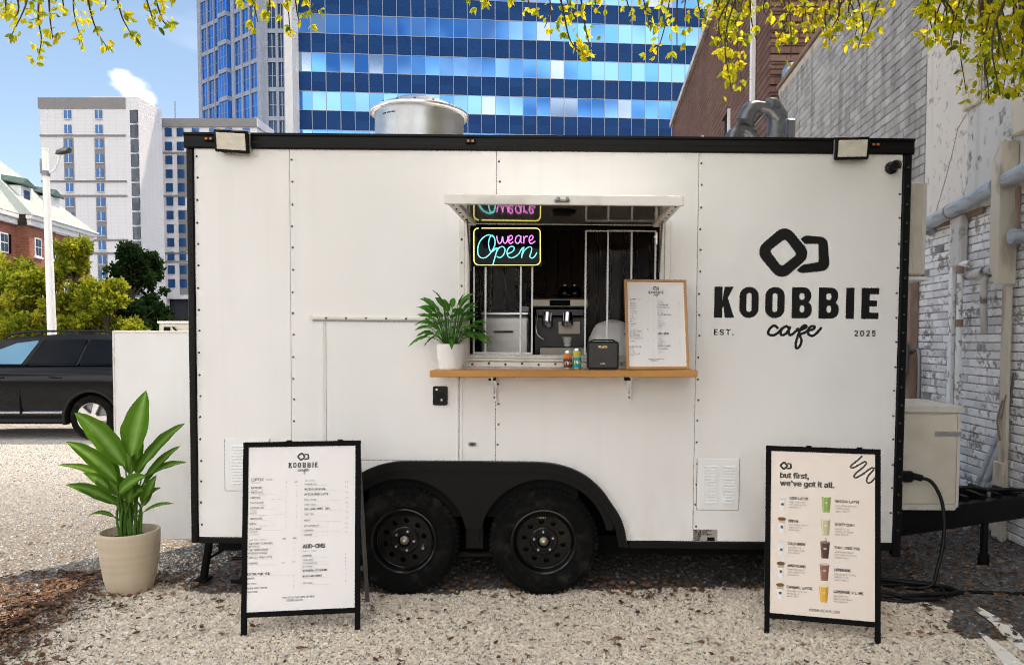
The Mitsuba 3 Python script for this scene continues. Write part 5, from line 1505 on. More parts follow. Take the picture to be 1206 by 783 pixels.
xl = [-1.88, -3.33, -4.83, -8.72, -10.12, -11.52]
wing_windows(wl, xl, 1.22, .16, 'm_wing_glass')
for x0_, x1_ in ((-12.2, -11.53), (-10.29, -10.13), (-8.89, -8.73), (-7.49, -7.2), (-5.42, -4.84), (-3.60, -3.34), (-2.10, -1.89), (-.65, 0)):
    put('column', xf(box(x0_, x1_, .0, .299, G, 44), wl), 'm_concrete', cw)
for f in range(0, 9):
    put('floor_band', xf(box(-12.19, -.01, .06, .299, ZW + 2.9 * f - .46, ZW + 2.9 * f - .03), wl), 'm_concrete', cw)
    put('bay_band', xf(box(-7.1, -5.5, -.50, .05, ZW + 2.9 * f - .55, ZW + 2.9 * f - .08), wl), 'm_concrete', cw)
for f in range(0, 8):
    z = ZW + 2.9 * f
    k = put('bay_window', xf(box(-7.15, -5.45, -.40, .05, z - .07, z + 2.34), wl), 'm_wing_glass', cw)
    put('mullion', xf(cat(*[box(x - .03, x + .03, -.44, -.401, z, z + 2.3) for x in (-7.1, -6.6, -6.1, -5.5)], box(-7.15, -5.45, -.43, -.401, z + 1.1, z + 1.16)), wl), 'm_mullion', k)
fx = np.eye(4); fx[:3, 3] = (CX, CY, 0)
put('wall', xf(box(.02, 2.0, .8, 12, G, 44), fx), 'm_concrete', cw)
for x0_, x1_ in ((.0, .55), (1.38, 1.62), (2.16, 2.30)):
    put('column', xf(box(x0_, x1_, .45, .799, G, 44), fx), 'm_concrete', cw)
wing_windows(fx, [.57], .79, .66, 'm_wing_glass_dark'); wing_windows(fx, [1.64], .50, .66, 'm_wing_glass_dark')
for f in range(0, 9):
    put('floor_band', xf(box(.01, 2.18, .50, .80, ZW + 2.9 * f - .46, ZW + 2.9 * f - .04), fx), 'm_concrete', cw)
put('corner_pier', xf(box(2.31, 3.1, .3, 3.0, G, 44), fx), 'm_pier', cw, label='white corner pier')

# ---------------------------------------------------------------- white hotel blocks
mat('m_hotel', (.66, .66, .69), .7)
mat('m_hotel_grey', (.22, .215, .22), .75)
mat('m_hotel_glass', (.03, .10, .26), .08, .5)
mat('m_hotel_strip', lambda p, n, uv: mix((.035, .05, .07), (.09, .10, .12), cell_rand(p.x / .55, p.z / 1.4)), .12, .4)


def panel_lines(p, n, uv):
    sx, sz = (p.x + p.y) / 1.3, p.z / .62
    a = dr.maximum(1 - smoothstep(.0, .07, sx - dr.floor(sx)), 1 - smoothstep(.0, .10, sz - dr.floor(sz)))
    return mix((.66, .66, .69), (.52, .52, .56), a)


mat('m_hotel_panel', panel_lines, .6)
RESIZE[0] = resized((-90.0, 155.0, G), .84, (-75.6, 130.2, G))
ha = thing('hotel_block', 'white high-rise hotel block with grey window strips and a dark glass corner', 'high-rise')
hx = lambda px: -107.125 + (px - 46) * .1731
hz = lambda py: 51.1 - .1727 * (py - 114)
put('wall', box(hx(46), hx(147), 152.0, 172, G, hz(114)), 'm_hotel_panel', ha)
put('parapet', box(hx(45), hx(147.5), 151.8, 151.99, hz(126), hz(114) + .1), 'm_hotel_grey', ha)
for y in (157.5, 211, 228, 280, 295.5, 347):
    put('ledge', box(hx(46), hx(147), 151.78, 151.99, hz(y + 1), hz(y - 1)), 'm_hotel_grey', ha)
for px in (79.5, 116):
    for (a, b) in ((160, 209.5), (230, 279), (297, 345.5)):
        put('window_strip', box(hx(px - 6), hx(px + 5.6), 151.9, 151.99, hz(b), hz(a)), 'm_hotel_grey', ha)
    for i in range(17):
        y = 133 + 17.05 * i
        k = put('window', box(hx(px - 4.2), hx(px + 4), 151.80, 151.89, hz(y + 5), hz(y - 5)), 'm_hotel_glass', ha)
        put('frame', cat(box(hx(px - .4), hx(px + .3), 151.76, 151.795, hz(y + 5), hz(y - 5)), box(hx(px - 4.8), hx(px + 4.6), 151.74, 151.795, hz(y + 6.0), hz(y + 5.2))), 'm_hotel', k)
for i in range(18):
    y = 128 + 17.05 * i
    put('corner_window', hull([(hx(147.3), 152.2, hz(y + 15)), (hx(147.3), 152.2, hz(y)), (hx(162), 151.6, hz(y + 15)), (hx(162), 151.6, hz(y)), (hx(147.3), 153.5, hz(y + 15)), (hx(162), 153.5, hz(y))]), 'm_hotel_strip', ha)
put('corner_bay', box(hx(147.3), hx(156), 153.6, 159, G, hz(113)), 'm_hotel_grey', ha)
put('side_wall', hull([(x, y, z) for z in (G, hz(112)) for x, y in ((hx(162.2), 152.0), (hx(162.2) - .1, 161), (-97, 161), (-97, 152.0))]), 'm_hotel_panel', ha, label='blank white side wall')
put('parapet_cap', box(hx(130), hx(150), 153, 160, hz(114), hz(112)), 'm_hotel', ha)
hb = thing('hotel_wing', 'lower white hotel wing with square windows and an antenna, right of the taller block', 'high-rise')
gx = lambda px: -89.906 + (px - 187) * .188
gz = lambda py: 50.9 - .1876 * (py - 138)
put('wall', box(gx(185), gx(302), 165.2, 174.5, gz(350), gz(139)), 'm_hotel', hb)
put('parapet', box(gx(185), gx(302.5), 164.9, 165.19, gz(148), gz(138)), 'm_hotel_grey', hb)
put('parapet', hull([(gx(302.6), 164.9, gz(148)), (gx(302.6), 164.9, gz(138)), (gx(303.6), 164.9, gz(138)), (gx(303.6), 164.9, gz(148)), (gx(303), 174.5, gz(148)), (gx(303), 174.5, gz(138))]), 'm_hotel', hb)
for y in (178, 228.5, 296, 306):
    put('ledge', box(gx(187), gx(230), 165.0, 165.19, gz(y + 1), gz(y - 1)), 'm_hotel_grey', hb)
for (a, b) in ((180, 228), (245, 294), (308, 345)):
    put('window_strip', box(gx(207), gx(222), 165.1, 165.19, gz(b), gz(a)), 'm_hotel_grey', hb)
for i in range(12):
    y = 154 + 16.15 * i
    for j, px in enumerate((197.5, 211.5) if i > 1 else (197.5, 211.5, 229.5, 250, 268.5, 289.5)):
        put('window', box(gx(px - 4), gx(px + 4), 165.0, 165.09, gz(y + 5), gz(y - 5)), 'm_hotel_glass', hb)
put('base', box(gx(187), gx(302), 167, 174, G, gz(350.2)), 'm_dark_core', hb)
for px in (189, 219):
    put('base_column', box(gx(px - 1.6), gx(px + 1.6), 165.3, 166.5, G, gz(350.2)), 'm_hotel', hb)
put('antenna', rod((gx(198), 168, gz(139)), (gx(198), 168, gz(113)), .10, 6), 'm_dull_metal', hb)
RESIZE[0] = None

# ---------------------------------------------------------------- red brick house
mat('m_red_brick', brick_fn((.24, .075, .045), (.32, .12, .075), (.30, .20, .16), .30, .13), .9)
mat('m_roof_metal', lambda p, n, uv: mix((.40, .44, .42), (.34, .38, .36), smoothstep(.85, .95, (p.y * .9 + p.x * .1) - dr.floor(p.y * .9 + p.x * .1))), .5, .2)
mat('m_roof_green', (.045, .085, .075), .6)
mat('m_house_pane', (.10, .16, .24), .08, .5)
hs = thing('brick_house', 'red brick house with a pale metal hip roof and a dormer behind the lamp post', 'house')
e1 = np.array([-.153, .988, 0])
HW = np.eye(4); HW[:3, 0] = e1; HW[:3, 1] = (-e1[1], e1[0], 0); HW[:3, 3] = (-43.45, 60, 0)     # local x away along the side wall, -y outwards
put('wall', cat(xf(box(0, 10.1, 0, 12, G, 10.85), HW), xf(box(-16, -.001, .95, 12, G, 10.85), HW)), 'm_red_brick', hs)
put('cornice', cat(xf(box(-.3, 10.4, -.30, 0, 10.88, 11.35, .05), HW), xf(box(-.45, 10.55, -.50, 0, 11.35, 11.72, .05), HW), xf(box(-16, -.31, .62, .94, 10.88, 11.35, .05), HW), xf(box(-16, -.46, .42, .94, 11.35, 11.72, .05), HW)), 'm_white_paint', hs)
def H(x, y, z):
    return (HW @ np.array([x, y, z, 1]))[:3]


rf = [H(-.5, -.55, 11.73), H(10.65, -.55, 11.73), H(10.65, 14.5, 11.73), H(-16, 14.5, 11.73), H(-16, .4, 11.73), H(-.5, .4, 11.73), H(2.0, 7.0, 19.6), H(-16, 7.0, 19.6)]
F = [[0, 1, 6], [1, 2, 6], [2, 3, 7], [2, 7, 6], [4, 5, 7], [5, 6, 7], [5, 0, 6]]
roof = put('roof', trimesh.Trimesh(rf, F, process=False), 'm_roof_metal', hs)
put('gutter', xf(tube([(-.5, -.56, 11.74), (10.7, -.56, 11.74)], .09, 8), HW), 'm_white_paint', roof)
dm = put('dormer', xf(box(1.0, 2.5, 1.0, 4.5, 12.2, 14.3), HW), 'm_white_paint', hs)
put('dormer_roof', xf(hull([(.7, .7, 14.3), (2.8, .7, 14.3), (.7, .7, 14.42), (2.8, .7, 14.42), (.7, 3.6, 14.9), (2.8, 3.6, 14.9), (1.75, 3.6, 15.4), (1.75, .9, 15.0)]), HW), 'm_roof_green', dm)
put('window', xf(box(1.35, 2.15, .93, .99, 12.6, 14.0), HW), 'm_house_pane', dm)
d2 = put('dormer', xf(box(5.6, 7.0, 1.0, 4.5, 12.2, 14.3), HW), 'm_white_paint', hs)
put('dormer_roof', xf(hull([(5.3, .7, 14.3), (7.3, .7, 14.3), (5.3, .7, 14.42), (7.3, .7, 14.42), (5.3, 3.6, 14.9), (7.3, 3.6, 14.9), (6.3, 3.6, 15.4), (6.3, .9, 15.0)]), HW), 'm_roof_green', d2)
for zt in (10.05, 6.7, 3.4):
    for x, w in ((.75, .95), (2.75, 1.1), (5.2, 1.1), (7.6, 1.1)):
        k = put('window', xf(box(x, x + w, -.06, -.001, zt - 1.55, zt), HW), 'm_white_paint', hs)
        put('pane', xf(cat(box(x + .10, x + w / 2 - .03, -.075, -.061, zt - 1.45, zt - .80), box(x + w / 2 + .03, x + w - .10, -.075, -.061, zt - 1.45, zt - .80), box(x + .10, x + w / 2 - .03, -.075, -.061, zt - .72, zt - .10), box(x + w / 2 + .03, x + w - .10, -.075, -.061, zt - .72, zt - .10)), HW), 'm_house_pane', k)
        if x != .75:
            put('shutter', xf(box(x + w + .01, x + w + .4, -.05, -.001, zt - 1.55, zt), HW), 'm_matte_black', k)
        put('sill', xf(box(x - .1, x + w + .1, -.14, -.001, zt - 1.70, zt - 1.56), HW), 'm_white_paint', k)
    for x in (-2.3, -5.5):
        k = put('window', xf(box(x, x + 1.1, .88, .949, zt - 1.55, zt), HW), 'm_white_paint', hs)
        put('pane', xf(cat(box(x + .10, x + .52, .86, .879, zt - 1.45, zt - .8), box(x + .58, x + 1.0, .86, .879, zt - 1.45, zt - .8), box(x + .10, x + .52, .86, .879, zt - .7, zt - .1), box(x + .58, x + 1.0, .86, .879, zt - .7, zt - .1)), HW), 'm_house_pane', k)
        for dx in (-.42, 1.12):
            put('shutter', xf(box(x + dx, x + dx + .38, .89, .949, zt - 1.55, zt), HW), 'm_matte_black', k)

# ---------------------------------------------------------------- trees and shrubs behind the car
def leaf_cloud(rng, blobs, n, size, cols, flat_=.0):
    """folded leaf sprays scattered through a crown made of blobs (x, y, z, r)"""
    B = np.array(blobs)
    pick = rng.choice(len(B), n, p=B[:, 3] ** 2 / (B[:, 3] ** 2).sum())
    d = rng.normal(size=(n, 3)); d /= np.linalg.norm(d, axis=1, keepdims=True)
    r = B[pick, 3] * rng.uniform(.15, 1.5, n) ** .75
    c = B[pick, :3] + d * r[:, None]
    ax = d * .6 + rng.normal(size=(n, 3)) * .7 + np.array([0, 0, .25]); ax /= np.linalg.norm(ax, axis=1, keepdims=True)
    sd = np.cross(ax, rng.normal(size=(n, 3))); sd /= np.linalg.norm(sd, axis=1, keepdims=True)
    up = np.cross(ax, sd)
    L = (size * rng.uniform(.6, 1.4, n))[:, None]
    V = np.stack([c, c + ax * L * .5 + sd * L * .30 + up * L * .10, c + ax * L, c + ax * L * .5 - sd * L * .30 + up * L * .10], 1)
    F = (np.array([[0, 1, 2], [0, 2, 3]])[None] + (np.arange(n) * 4)[:, None, None]).reshape(-1, 3)
    cl = np.array(cols)
    tone = cl[rng.integers(0, len(cl), len(B))][pick] * .45 + cl[rng.integers(0, len(cl), n)] * .55
    tone = tone * rng.uniform(.7, 1.3, (n, 1))
    return trimesh.Trimesh(V.reshape(-1, 3), F, process=False), np.repeat(tone, 4, 0)


def tree(key, label, cat_, x, y, h, rad, seed, cols, n, size, spire=False, group=None, skirt=.7):
    rng = np.random.default_rng(seed)
    t = thing(key, label, cat_, group)
    limbs = [tube(catmull([(x, y, G), (x + .05, y, h * .3), (x - .04, y + .05, h * .62), (x, y, h * .9)], 5), np.linspace(.10, .015, 16), 8)]
    blobs = []
    for i in range(60 if not spire else 60):
        f = rng.uniform(0, 1)
        z = G + skirt + (h - skirt - .2) * f
        rr_ = rad * ((1 - f) ** .55 if spire else math.sqrt(max(.06, 1 - (2 * f - .75) ** 2 * .8)) * (1 - .45 * f * f))
        a = rng.uniform(0, 2 * math.pi); q = math.sqrt(rng.uniform(.05, 1)) * rr_
        b = rng.uniform(.16, .34) * (rad * .55 + .15) * (1 - .35 * f)
        p = np.array([x + q * math.cos(a), y + q * math.sin(a), z])
        blobs.append((*p, b))
        z0 = max(.4, p[2] - .5 - .5 * q)
        limbs.append(tube(catmull([(x, y, z0), (p * .5 + np.array([x, y, z0]) * .5) + np.array([0, 0, .08]), p], 3), np.linspace(.035, .008, 7), 5))
    for i in range(10):
        a = rng.uniform(0, 2 * math.pi); q = rng.uniform(.1, .8) * rad * (.25 if spire else .9)
        blobs.append((x + q * math.cos(a), y + q * math.sin(a), h * rng.uniform(.8, 1.0) - q * .4, .13 * rad + .06))
    put('trunk', cat(limbs), 'm_bark', t, smooth=True)
    m, c = leaf_cloud(rng, blobs, n, size, cols)
    put('crown', m, 'm_leaf_tree', t, color=c, kind='stuff')
    return t


YEL = [(.46, .46, .035), (.34, .38, .03), (.19, .25, .025), (.54, .51, .06), (.11, .16, .02)]
DRK = [(.018, .042, .014), (.03, .06, .02), (.012, .028, .012), (.04, .07, .02)]
for i, (x, y, h, r, lab) in enumerate(((-20.6, 26.5, 4.9, 1.7, 'yellow green young tree at the left edge beyond the car'), (-18.6, 26, 4.2, 1.5, 'broad yellow green young tree left of the lamp post'), (-17.3, 26, 5.15, .95, 'tallest yellow green young tree right of the lamp post'), (-15.9, 25.6, 4.0, 1.1, 'low yellow green young tree before the dark evergreen'))):
    tree('young_tree', lab, 'tree', x, y, h, r, 30 + i, YEL, 9000, .17, group='yellow green trees beyond the car')
for i, (x, y, h, r, sp_, lab) in enumerate(((-16.75, 28.5, 5.15, 1.7, True, 'dark evergreen tree beyond the car'), (-16.75, 30, 5.3, .95, True, 'slim dark evergreen spire next to the broader one'), (-15.3, 29.4, 2.4, 1.5, False, 'low dark shrub beside the evergreens'), (-17.2, 28.0, 3.2, 1.6, False, 'dense dark shrub at the foot of the evergreens'))):
    tree('evergreen_tree' if sp_ else 'dark_shrub', lab, 'tree' if sp_ else 'shrub', x, y, h, r, 60 + i, DRK, 12000, .16, spire=sp_, skirt=.3)
for i, x in enumerate(np.arange(-24.6, -15.8, 1.6)):
    tree('hedge_shrub', 'dark green shrub in the row behind the young trees, ' + ('leftmost', 'second from the left', 'third from the left', 'third from the right', 'second from the right', 'rightmost')[i], 'shrub', x, 31.5 + .3 * (i % 2), 1.9 + .25 * math.sin(i * 2.2), 1.0, 90 + i, DRK + YEL[1:3], 2600, .17, group='shrubs in the row behind the young trees', skirt=.15)

# ---------------------------------------------------------------- lamp post
lp = thing('lamp_post', 'white street lamp post with a curved arm rising behind the car', 'street lamp')
LX, LY = -14.62, 21.0
put('pole', tube([(LX, LY, G), (LX - .03, LY, 3.5), (LX - .06, LY, 7.02)], [.125, .105, .080], 20), 'm_white_paint', lp, smooth=40)
put('base', cat(rod((LX, LY, G), (LX, LY, .35), .20, 20), rod((LX - .06, LY, 7.0), (LX - .06, LY, 7.06), .095, 16)), 'm_white_paint', lp)
put('arm', tube(catmull([(LX, LY, 6.35), (LX + .18, LY, 6.45), (LX + .30, LY, 6.68), (LX + .36, LY, 6.88)], 6), .028, 10), 'm_white_paint', lp, smooth=True)
put('bracket', cat(rod((LX - .05, LY, 6.28), (LX - .05, LY, 6.42), .105, 16), box(LX - .2, LX - .13, LY - .04, LY + .04, 6.35, 6.75, .01)), 'm_dull_metal', lp)
lh = hull([(LX + .28, LY - .10, 6.88), (LX + .28, LY + .10, 6.88), (LX + .36, LY - .13, 6.98), (LX + .36, LY + .13, 6.98), (LX + .66, LY - .08, 7.06), (LX + .66, LY + .08, 7.06), (LX + .60, LY - .12, 6.96), (LX + .60, LY + .12, 6.96), (LX + .45, LY, 7.08)])
put('lamp_head', lh, 'm_dull_metal', lp)

# ---------------------------------------------------------------- the dark car
mat('m_car_paint', (.003, .004, .006), .06, .0, spec=.22, clearcoat=.15, clearcoat_gloss=.97)
mat('m_car_trim', (.009, .009, .0095), .6, spec=.25)
cr = thing('parked_car', 'black sport utility car with roof rails parked behind the trailer', 'car')
RX = -7.13       # rear end; the car faces -x
cx_ = lambda d: RX - d
WA, WB, WZ, WR = cx_(.90), cx_(3.78), .335, .385
prof = [(.02, .62), (.0, .80), (.03, 1.02), (.10, 1.20), (.30, 1.235), (2.6, 1.215), (3.55, 1.19), (4.45, 1.08), (4.78, .98), (4.90, .80), (4.90, .50), (4.80, .30), (4.30, .24), (.55, .24), (.10, .42)]
body = Polygon([(cx_(a), z) for a, z in prof]).buffer(-.03).buffer(.03, 4)
for wx in (WA, WB):
    body = body.difference(Point(wx, WZ).buffer(.445, 24)).difference(sbox(wx - .445, .0, wx + .445, WZ))
Y0, Y1 = 12.40, 14.30
b3 = flat(body, Y0, Y1)
b3 = trimesh.Trimesh(*trimesh.remesh.subdivide_to_size(b3.vertices, b3.faces, .16, max_iter=8), process=False)
b3.merge_vertices()
v = b3.vertices.copy()
side = np.where(v[:, 1] < Y0 + .01, 1.0, np.where(v[:, 1] > Y1 - .01, -1.0, 0))
ins = .09 * np.clip((v[:, 2] - .95) / .28, 0, 1) ** 2 + .10 * np.clip((.55 - v[:, 2]) / .3, 0, 1) ** 1.5 + .012 * np.sin((v[:, 2] - .3) * 7) + .10 * np.clip((np.abs(v[:, 0] - cx_(2.45)) - 1.9) / .55, 0, 1) ** 2
v[:, 1] += side * ins
b3.vertices = v
put('body', b3, 'm_car_paint', cr, smooth=38)
gh_lo = [(.08, 1.20), (3.62, 1.17)]
lo = [(cx_(.12), 1.20, .10), (cx_(3.70), 1.16, .10), (cx_(3.2), 1.40, .17), (cx_(2.75), 1.60, .24), (cx_(2.30), 1.71, .29), (cx_(1.4), 1.765, .31), (cx_(.75), 1.755, .31), (cx_(.45), 1.70, .30), (cx_(.25), 1.50, .21)]
pts = []
for x, z, i_ in lo:
    pts += [(x, Y0 + i_, z), (x, Y1 - i_, z)]
put('cabin', hull(pts), 'm_car_paint', cr, smooth=25)
SL = (.29 - .10) / (1.71 - 1.20)


def side_glass(name, poly, mtl, off=.012, th=.006):
    m = flat(Polygon([(cx_(a), z) for a, z in poly]).buffer(-.02).buffer(.02, 4), 0, th)
    v = m.vertices.copy()
    v[:, 1] += Y0 + .10 + (v[:, 2] - 1.20) * SL - off - th
    m.vertices = v
    return put(name, m, mtl, cr)


mat('m_car_front_glass', (.10, .22, .32), .03, .6)
side_glass('rear_quarter_window', [(.28, 1.245), (.38, 1.60), (.50, 1.655), (1.02, 1.665), (1.14, 1.245)], 'm_tint')
side_glass('rear_door_window', [(1.20, 1.245), (1.08, 1.665), (1.80, 1.655), (2.02, 1.245)], 'm_tint')
side_glass('front_door_window', [(2.12, 1.245), (1.90, 1.65), (2.28, 1.60), (2.68, 1.44), (3.02, 1.245)], 'm_car_front_glass')
side_glass('pillar', [(1.145, 1.235), (1.03, 1.67), (1.07, 1.67), (1.19, 1.235)], 'm_car_trim', .014)
side_glass('pillar', [(2.03, 1.235), (1.81, 1.66), (1.89, 1.66), (2.11, 1.235)], 'm_car_trim', .014)
put('door_line', cat(box(cx_(2.10), cx_(2.085), Y0 - .006, Y0 + .05, .40, .95), box(cx_(1.20), cx_(1.19), Y0 - .002, Y0 + .05, .80, .95), box(cx_(3.2), cx_(3.19), Y0 - .006, Y0 + .05, .42, .95)), 'm_matte_black', cr)
for d in (1.38, 2.35):
    put('door_handle', tube(catmull([(cx_(d), Y0 + .02, 1.02), (cx_(d + .03), Y0 - .035, 1.025), (cx_(d + .18), Y0 - .035, 1.03), (cx_(d + .21), Y0 + .02, 1.03)], 4), .014, 8), 'm_gloss_black', cr, smooth=True)
put('sill_strip', cat(box(cx_(3.25), cx_(1.40), Y0 + .018, Y0 + .09, .405, .45, .012)), 'm_chrome', cr, label='bright strip along the sill')
put('sill', box(cx_(3.3), cx_(1.36), Y0 + .06, Y0 + .3, .225, .34, .03), 'm_car_trim', cr)
for wx in (WA, WB):
    ring = Point(wx, WZ).buffer(.485, 32).difference(Point(wx, WZ).buffer(.440, 32)).intersection(sbox(wx - 1, .22, wx + 1, 2))
    put('wheel_arch', flat(ring, Y0 - .012, Y0 + .10), 'm_car_trim', cr, smooth=30)
    put('arch_liner', flat(Point(wx, WZ).buffer(.46, 24), Y0 + .30, Y0 + .32), 'm_matte_black', cr)
    w = put('wheel', move(xf(lathe([(0, -.10), (.24, -.10), (.24, -.14), (0, -.14)], 32), TO_Y), wx, Y0, WZ), 'm_dull_metal', cr)
    ty = xf(lathe([(.255, -.01), (.30, .008), (.345, .004), (.375, -.02), (WR, -.05), (WR, -.20), (.375, -.23), (.27, -.24)][::-1], 48), TO_Y)
    put('tyre', move(ty, wx, Y0 + .02, WZ), 'm_rubber', w, smooth=30)
    rm = [xf(lathe([(.235, -.06), (.245, -.012), (.262, -.002), (.265, -.02)][::-1], 48), TO_Y)]
    for k in range(5):
        a = math.radians(72 * k + 20)
        sp_ = hull([(-.030, -.008, .06), (.030, -.008, .06), (-.048, -.004, .245), (.048, -.004, .245), (-.030, .03, .06), (.030, .03, .06), (-.048, .03, .245), (.048, .03, .245)])
        rm.append(turn(sp_, math.degrees(a), (0, 1, 0)))
    rm.append(xf(lathe([(.085, -.03), (.085, .0), (.07, .012), (0, .014)], 24), TO_Y))
    put('rim', move(cat(rm), wx, Y0 + .03, WZ), 'm_alu', w, smooth=30)
rx = catmull([(cx_(2.55), Y0 + .28, 1.68), (cx_(2.35), Y0 + .30, 1.765), (cx_(1.9), Y0 + .32, 1.805), (cx_(1.0), Y0 + .32, 1.805), (cx_(.6), Y0 + .32, 1.785), (cx_(.42), Y0 + .31, 1.725)], 5)
put('roof_rail', tube(rx, .019, 8), 'm_gloss_black', cr, smooth=True)
put('roof_rail', tube(rx * [1, -1, 1] + [0, Y0 + Y1, 0], .019, 8), 'm_gloss_black', cr, smooth=True)
put('rail_foot', cat(*[box(cx_(d + .08), cx_(d), Y0 + .30, Y0 + .34, 1.74, 1.80, .006) for d in (.62, 1.25, 1.9)]), 'm_gloss_black', cr)
put('tail_lamp', box(cx_(.14), cx_(.02), Y0 + .11, Y0 + .28, .86, 1.12, .03), 'm_amber', cr)
put('mirror', hull([(cx_(2.98), Y0 - .18, 1.18), (cx_(2.86), Y0 - .18, 1.18), (cx_(2.98), Y0 + .04, 1.20), (cx_(2.86), Y0 + .04, 1.20), (cx_(2.98), Y0 - .16, 1.32), (cx_(2.86), Y0 - .18, 1.33), (cx_(2.96), Y0 + .02, 1.26)]), 'm_gloss_black', cr)

# white utility box behind the car
ub = thing('utility_trailer', 'low cream box trailer standing behind the rear door, only its top in view', 'trailer')
put('body', cat(box(-10.15, -8.6, 18.4, 20.5, .45, 2.06, .02), box(-8.9, -7.4, 18.6, 20.4, .45, 1.96, .02)), 'm_cream', ub)
put('roof_edge', box(-10.18, -8.57, 18.37, 20.5, 2.062, 2.12, .01), 'm_white_paint', ub)
put('window', box(-10.02, -9.86, 18.37, 18.399, 1.72, 1.98, .01), 'm_tint', ub)
put('lever', rod((-9.78, 18.36, 1.98), (-9.58, 18.36, 1.74), .022, 8), 'm_matte_black', ub)
put('side_panel', box(-9.45, -8.62, 18.375, 18.399, 1.2, 2.04, .004), 'm_cream', ub)
for wx in (-9.6, -8.2):
    put('wheel', xf(lathe([(0, 0), (.30, 0), (.32, .03), (.32, .17), (0, .2)], 28), np.array([[1, 0, 0, wx], [0, 0, 1, 18.42], [0, 1, 0, .27], [0, 0, 0, 1.0]])), 'm_rubber', ub)

# ---------------------------------------------------------------- the tree overhead
ot = thing('overhanging_tree', 'tree whose yellow green leafy twigs hang into the top of the picture', 'tree')
trunk = catmull([(2.75, .55, G), (2.70, .62, 1.2), (2.62, .75, 2.4), (2.45, 1.0, 3.5)], 6)
put('trunk', tube(trunk, np.linspace(.20, .12, len(trunk)), 14), 'm_bark', ot, smooth=True)
LIMBS = [[(2.5, .95, 3.3), (2.3, 1.9, 4.0), (1.6, 3.0, 4.45), (.6, 3.7, 4.55), (-.8, 3.9, 4.5), (-2.2, 3.9, 4.4), (-3.4, 3.9, 4.25)],
         [(2.45, 1.0, 3.5), (2.5, 2.0, 4.2), (2.45, 3.0, 4.5), (2.2, 3.9, 4.6), (1.7, 4.5, 4.65)],
         [(2.55, .9, 3.1), (2.75, 1.9, 3.9), (2.85, 3.0, 4.2), (2.8, 3.9, 4.35)]]
lim = []
for l in LIMBS:
    c = catmull(l, 8)
    lim.append(c)
    put('limb', tube(c, np.linspace(.085, .018, len(c)), 9), 'm_bark', ot, smooth=True)
allp = np.vstack(lim)
rng = np.random.default_rng(17)
cols6 = [(.74, .66, .03), (.68, .62, .03), (.54, .58, .03), (.36, .44, .03), (.17, .24, .02), (.80, .66, .03)]


def small_leaf(L, w):
    V = np.array([(0, 0, 0), (.32 * L, w, .07 * L), (.34 * L, 0, -.015 * L), (.32 * L, -w, .07 * L), (.70 * L, w * .78, .05 * L), (.72 * L, 0, -.02 * L), (.70 * L, -w * .78, .05 * L), (L, 0, -.09 * L)], float)
    F = [[0, 2, 1], [0, 3, 2], [1, 2, 5], [1, 5, 4], [2, 3, 6], [2, 6, 5], [4, 5, 7], [5, 6, 7]]
    return trimesh.Trimesh(V, F, process=False)


